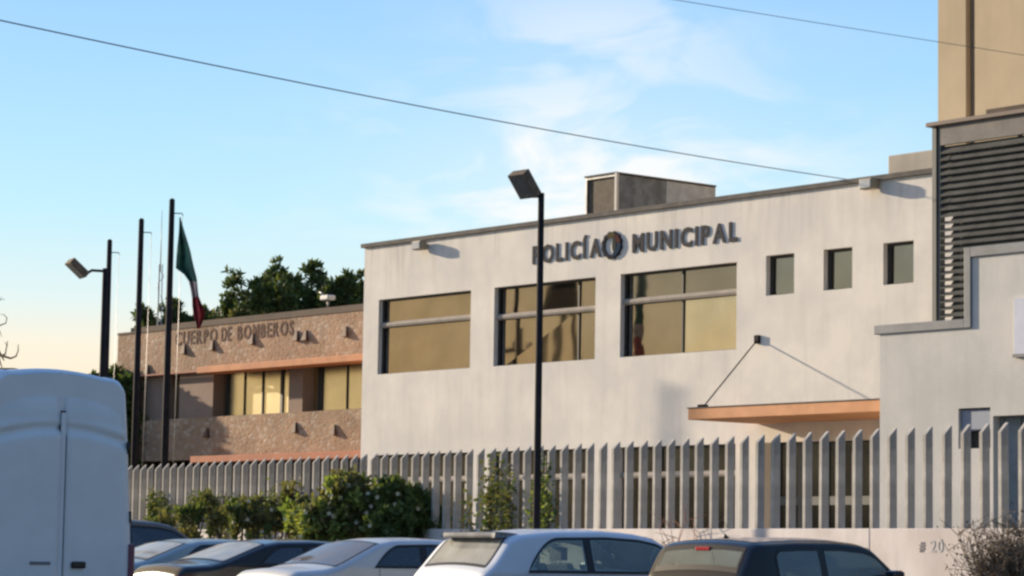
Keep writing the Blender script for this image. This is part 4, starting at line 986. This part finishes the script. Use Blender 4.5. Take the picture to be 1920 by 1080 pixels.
def sedan(h=1.44, w=1.74, L=4.5, trunk=1.06):
    s = dict(top=[(0, .45), (.03, .85), (.10, trunk - .05), (.18, trunk), (.55, trunk + .03), (.75, trunk + .08), (1.35, h - .06), (1.6, h - .015), (2.1, h), (2.5, h - .015), (2.75, h - .06), (3.45, 1.04), (3.6, .98), (4.2, .86), (L - .08, .74), (L, .45)], w=w, belt=.98, wx=(.85, 3.55),
             cab=(1.1, 3.2), seat=2.25, rseat=1.45, mirror=3.05, handles=(1.6, 2.45), doors=(1.3, 1.95, 2.9), antenna=None, tail=(.64, .84), tumble=.32, ends=[(.70, 1.38, .10), (3.42, 2.72, .08)])
    tp = ftop(s['top'], .085); bb = lambda x: .995
    s['side'] = [(1.22, 1.93, bb, arc(1.22, 1.62, tp, bb, .8)), (1.99, 3.32, bb, lambda x: max(tp(x), bb(x) + .01))]
    return s
def paintm(name, c, met=.2, rough=.5): return mat(name, c, rough, met, tuple(k * .9 for k in c), 2, coat=.25, contrast=(.3, .7), spec=.35)
HR = math.pi / 2 - AF - 0.0
HR = math.atan2(math.sin(AF), math.cos(AF))       # heading square to the fence
def place(px, Y): return ground(px, Y)
P_silverblue = paintm('silver_blue_paint', (.66, .71, .77)); P_silver = paintm('silver_paint', (.56, .59, .61), .25); P_black = paintm('black_paint', (.018, .02, .025), 0, .16); P_white = paintm('white_paint', (.66, .68, .70), .0)
P_roof_highlight = paintm('roof_highlight', (.55, .43, .33), 0); P_teal = paintm('grey_teal_paint', (.36, .45, .48), .4)

def PX(px, Y): return ground(px, Y)
HATCH, zt5, wid5, rt5, bo5 = make_car(hatch, 'hatchback_car', 'silver blue hatchback with a rear spoiler, second parked car from the right', PX(826, 30.6), HR, P_silverblue, None, M['carglass'], M['carglass_sheen'])
# spoiler over its rear window
s_ = MB(); 
for k in range(1): 
    ys = [-.58 + 1.16 * i / 16 for i in range(17)]; vs = []
    for y in ys:
        k_ = 1 - (abs(y) / .62) ** 4 * .25; vs += [(.66, y, rt5(.66, y) + .004), (.33 + .04 * (1 - k_) * 4, y, 1.43), (.32 + .04 * (1 - k_) * 4, y, 1.37), (.50, y, rt5(.50, y) + .0)]
    fs = [(i * 4 + j, i * 4 + (j + 1) % 4, (i + 1) * 4 + (j + 1) % 4, (i + 1) * 4 + j) for i in range(16) for j in range(4)] + [(0, 1, 2, 3), (67, 66, 65, 64)]
    s_.add(vs, fs, 0, True)
s_.build('spoiler', mat('spoiler_dusty', (.30, .30, .30), .8, 0, (.2, .2, .2), 6, spec=.2), HATCH)
MINI, zt6, wid6, rt6, bo6 = make_car(mini, 'compact_car', 'black compact car with a tan highlight along its roof, rightmost parked car', PX(1290, 28.6), HR + R(6), P_black, None, M['carglass'], M['carglass'])
b = MB(); vs = []
for i in range(25):
    x = .36 + 1.45 * i / 24
    for j in range(17):
        y = (-1 + 2 * j / 16) * (wid6(x, zt6(x) - .09) - .11); vs.append((x, y, rt6(x, y) + .006))
b.add(vs, [(i * 17 + j, (i + 1) * 17 + j, (i + 1) * 17 + j + 1, i * 17 + j + 1) for i in range(24) for j in range(16)], 0, True); b.build('roof_highlight_panel', P_roof_highlight, MINI)  # tan panel paints in the highlight along the roof edges
b = MB(); b.box(.20, .25, -.11, .11, 1.26, 1.30); b.build('brake_light', M['red_lens'], MINI, bevel=.008)
sd4 = sedan(1.39, 1.74, 4.5, (.97)); SED4, *_ = make_car(sd4, 'sedan_car', 'silver sedan between the black sedan and the hatchback', PX(480, 34.0), HR, P_silver, None, M['carglass_dark'], glass('rear_glass_brown', (.2, .19, .18), .10, .05, (.26, .24, .24), .4))
sd3 = sedan(1.37, 1.72, 4.5, 1.0); SED3, *_ = make_car(sd3, 'sedan_car', 'black sedan with pale reflecting rear window, left of the silver sedan', PX(282, 36.6), HR, P_black, None, M['carglass_dark'], M['carglass_sheen'])
sd2 = sedan(1.37, 1.72, 4.5, 1.0); SED2, *_ = make_car(sd2, 'sedan_car', 'grey green sedan partly hidden by the van', PX(150, 39.6), HR, P_teal, None, M['carglass_dark'], M['carglass_sheen'])
suv = dict(hatch); suv['top'] = [(x, z * 1.13) for x, z in hatch['top']]; suv['belt'] = 1.10
tps = ftop(suv['top']); bs_ = lambda x: 1.12
suv['side'] = [(.98, 1.60, bs_, arc(.98, 1.38, tps, bs_, .8)), (1.66, 2.98, bs_, lambda x: max(tps(x), bs_(x) + .01))]
SUV, *_ = make_car(suv, 'dark_car', 'dark tall car peeking out just right of the van', PX(25, 43.2), HR, paintm('brown_grey_paint', (.14, .13, .13)), None, M['carglass_dark'], M['carglass_dark'])

# ------------------------------------------------------------------ van
VA = math.atan2(.65, .76)
vdir = Vector((-.76, .65, 0)); 
corner = ground(250, 27.6); VWd = 1.0
acr = Vector((.65, .76, 0)); vorg = corner - acr * VWd
van = empty('delivery_van', vorg, math.atan2(vdir.y, vdir.x), label='tall pale blue grey van seen from behind at the left edge', cat='van')
VH = at(150, 705, 27.0).z + .06; VL = 5.9
P_van = paintm('van_paint', (.80, .88, .92), 0, .5)
def van_w(z):
    if z < 1.15: return VWd - .02 * (1.15 - z)
    return VWd - .075 * (z - 1.15) - .02 * max(0, z - 1.9) ** 2
def van_section(inset=0.0, hs=0.0):
    pts = []; Ht = VH - hs; r = .22
    zsd = [.35 + (Ht - r - .35) * k / 18 for k in range(19)]
    for z in zsd: pts.append((van_w(z) - inset, z))
    we = van_w(Ht - r) - inset
    for k in range(1, 7):
        a = k / 6 * math.pi / 2; pts.append((we - r * .9 * (1 - math.cos(a)), Ht - r + r * math.sin(a) * .80))
    wi = we - r * .9
    for k in range(1, 9): y = wi * (1 - k / 8); pts.append((y, Ht - .06 + .06 * (1 - (y / wi) ** 2)))
    return pts
stn_ = [(0, .05, .05), (.015, .025, .03), (.05, .006, .01), (.12, 0, 0), (3.9, 0, 0), (4.3, .0, .04), (4.6, .02, .22), (5.1, .08, 1.2), (5.6, .14, 1.45), (5.9, .25, 1.65)]
b = MB(); secs = [[(x, *p_) for p_ in van_section(i, h)] for x, i, h in stn_]
# rebuild z so the nose drops
vs = []; n = len(secs[0])
for s__ in secs: vs += [(x, y, z) for x, y, z in s__]
m0 = len(vs)
for s__ in secs: vs += [(x, -y, z) for x, y, z in s__]
fs = []
for i in range(len(secs) - 1):
    for j in range(n - 1):
        q = (i * n + j, (i + 1) * n + j, (i + 1) * n + j + 1, i * n + j + 1); fs.append(q); fs.append(tuple(m0 + k for k in q[::-1]))
b.add(vs, fs, 0, True)
e_ = len(secs) - 1
b.f.append(tuple([e_ * n + j for j in range(n)] + [m0 + e_ * n + j for j in range(n - 2, -1, -1)])); b.m.append(0); b.sm.append(False)
b.f.append(tuple([j for j in range(n)] + [m0 + j for j in range(n - 2, -1, -1)])[::-1]); b.m.append(0); b.sm.append(False)
for i in range(len(secs) - 1): b.f.append((i * n, m0 + i * n, m0 + (i + 1) * n, (i + 1) * n)); b.m.append(0); b.sm.append(False)
b.build('body', P_van, van)
# rear doors: two slightly crowned leaves standing proud of the rear, with a moulding across
zm = at(100, 806, 27.2).z; zd1 = VH - .12
def leaf(s_):
    g = MB(); vs = []; NZ = 90; NY = 12
    for k in range(NZ + 1):
        z = .55 + (zd1 - .55) * k / NZ
        top_c = 0
        for j in range(NY + 1):
            t = j / NY; wmax = van_w(z) - .075 - max(0, (z - (zd1 - .22)) / .22) ** 2 * .16; y = s_ * (.040 + (wmax - .040) * t)
            d = -.035 - .03 * (1 - (t) ** 3) * 1
            dz = z - zm + .06 * t ** 2
            d += .05 * math.exp(-(dz / .045) ** 2)          # pressed line
            if z > zm: d += .035 * min(1, (z - zm) / .1)
            if z > zd1 - .35: d += .10 * ((z - (zd1 - .35)) / .35) ** 2
            vs.append((d, y, z - .05 * t ** 2))
    N1 = NY + 1; q = [(k * N1 + j, k * N1 + j + 1, (k + 1) * N1 + j + 1, (k + 1) * N1 + j) for k in range(NZ) for j in range(NY)]
    if s_ > 0: q = [t[::-1] for t in q]
    g.add(vs, q, 0, True); o = g.build('rear_door', P_van, van); sm = o.modifiers.new('s', 'SOLIDIFY'); sm.thickness = .03; sm.offset = -1
    return o
d1 = leaf(-1); d2 = leaf(1)
b = MB(); b.box(-.02, .0, -.041, .041, .6, zd1 - .3); b.build('door_gap_seal', M['trim'], van)
b = MB(); b.box(-.052, -.021, -.027, .027, .6, zd1 - .32); b.build('centre_strip', P_van, van, bevel=.008)
zh = at(140, 1059, 27.2).z
b = MB(); b.box(-.10, -.066, -.30, -.12, zh - .035, zh + .035); b.build('door_handle', M['trim'], d1, bevel=.02)
b = MB(); b.box(-.078, -.066, .14, .40, zh + .0, zh + .03); b.build('door_handle', mat('handle_recess', (.2, .22, .26), .6), d2, bevel=.01)
for s_ in (-1, 1):
    b = MB(); b.box(-.05, .10, s_ * (VWd - .06) - .045, s_ * (VWd - .06) + .045, zh - .55, zh + .22); b.build('tail_light', mat('van_tail', (.16, .05, .10), .3), van, bevel=.02)
    for k in range(3):
        b = MB(); z = (.8, 1.5, 2.2)[k]; b.tube([(-.02, s_ * (van_w(z) - .05), z - .06), (-.02, s_ * (van_w(z) - .05), z + .06)], .018, 6); b.build('hinge', M['trim'], van)
    for wx in (1.1, 4.9):
        y = s_ * (VWd - .14); b = MB(); b.tube([(wx, y - .12, .36), (wx, y - .11, .36), (wx, y + .11, .36), (wx, y + .12, .36)], [.33, .36, .36, .33], 26); wo_ = b.build('wheel', M['rubber'], van)
        b = MB(); b.tube([(wx, y + s_ * .118, .36), (wx, y + s_ * .125, .36)], .21, 18); b.build('rim', M['rim'], wo_)
b = MB(); b.box(-.16, .02, -VWd + .06, VWd - .06, .38, .56); b.build('bumper', M['trim'], van, bevel=.04)
b = MB(); b.box(-.086, -.07, -.30, .22, .74, .86); b.build('number_plate', M['white_line'], van)

# ------------------------------------------------------------------ far things at the left edge
e = empty('bare_tree', ground(-40, 70), 0, label='leafless branch tips reaching in at the far left edge above the van', cat='tree')
def lp(px, py, dy=0): return at(px, py, 70 + dy) - e.location
b = MB(); b.tube([(0, 0, 0), lp(-42, 800), lp(-36, 700), lp(-30, 600), lp(-22, 520)], [.16, .13, .10, .07, .03], 8)
for pts, r_ in (([(-36, 700), (-18, 676), (-4, 668), (10, 664), (12, 652), (14, 640)], .035), ([(4, 667), (20, 672), (30, 668), (34, 658), (34, 646)], .03), ([(-30, 640), (-14, 622), (0, 610), (11, 606), (13, 596), (7, 590), (0, 589)], .022),
                ([(-6, 615), (0, 622), (3, 632)], .016), ([(-28, 590), (-12, 570), (0, 562), (9, 561)], .018), ([(-14, 650), (-4, 655), (3, 668), (8, 676)], .04), ([(0, 562), (3, 556)], .01), ([(14, 648), (8, 641)], .012), ([(-4, 668), (4, 690)], .03)):
    b.tube([lp(x, y, .1 * i) for i, (x, y) in enumerate(pts)], [r_ * (1.1 - .75 * i / (len(pts) - 1)) for i in range(len(pts))], 6)
b.build('branches', M['twig'], e)
hp = ground(20, 120); zz = at(90, 692, 120).z
e = empty('far_house', hp, -.15, label='distant low house with a dark red roof just above the van roof', cat='house')
b = MB(); b.box(-3, 3.2, 0, 6, 0, zz - .5); b.build('wall', M['pier'], e)
b = MB(); b.prism([(-3.4, zz - .5), (3.6, zz - .75), (3.6, zz - .6), (0, zz), (-3.4, zz)], -.4, 6.4); b.build('roof', M['redroof'], e)

# ------------------------------------------------------------------ across the road, seen only as reflections in the glass
def reflect_pt(px, py, dist):
    L_ = PB.loc(px, py, .2); P_ = PB.w(L_.x, .2, L_.z); d = (P_ - Vector((0, 0, EYE))).normalized(); n_ = -PB.n; r_ = d - 2 * d.dot(n_) * n_; return P_ + r_ * dist
tkc = reflect_pt(1056, 545, 55); tkt = reflect_pt(1056, 512, 55)
e = empty('water_tower', (tkc.x, tkc.y, 0), .3, label='dark elevated water tank on splayed legs across the road', cat='water tower')
hh = abs(tkt.z - tkc.z); b = MB(); b.tube([(0, 0, tkc.z - .2), (0, 0, tkt.z + 1.0)], [.75, .62], 20); b.build('tank', M['pole'], e)
for a in range(3):
    t = a * 2.094 + .4; b = MB(); b.tube([(1.3 * math.cos(t), 1.3 * math.sin(t), 0), (.6 * math.cos(t), .6 * math.sin(t), tkc.z - .15)], .12, 8); b.build('leg', M['pole'], e)
pc = reflect_pt(962, 645, 50)
e = empty('utility_pole', (pc.x, pc.y, 0), .9, label='roadside utility pole with a crossarm across the road', cat='utility pole')
b = MB(); b.tube([(0, 0, 0), (0, 0, pc.z + .9)], [.16, .11], 10); b.build('pole', M['bark'], e)
b = MB(); b.box(-1.1, 1.1, -.07, .07, pc.z - .05, pc.z + .08); b.build('crossarm', M['bark'], e)
for k in (-1, -.35, .45, 1):
    b = MB(); b.tube([(k, 0, pc.z + .08), (k, 0, pc.z + .2), (k, 0, pc.z + .34)], [.03, .07, .05], 8); b.build('insulator', M['cap_grey'], e)
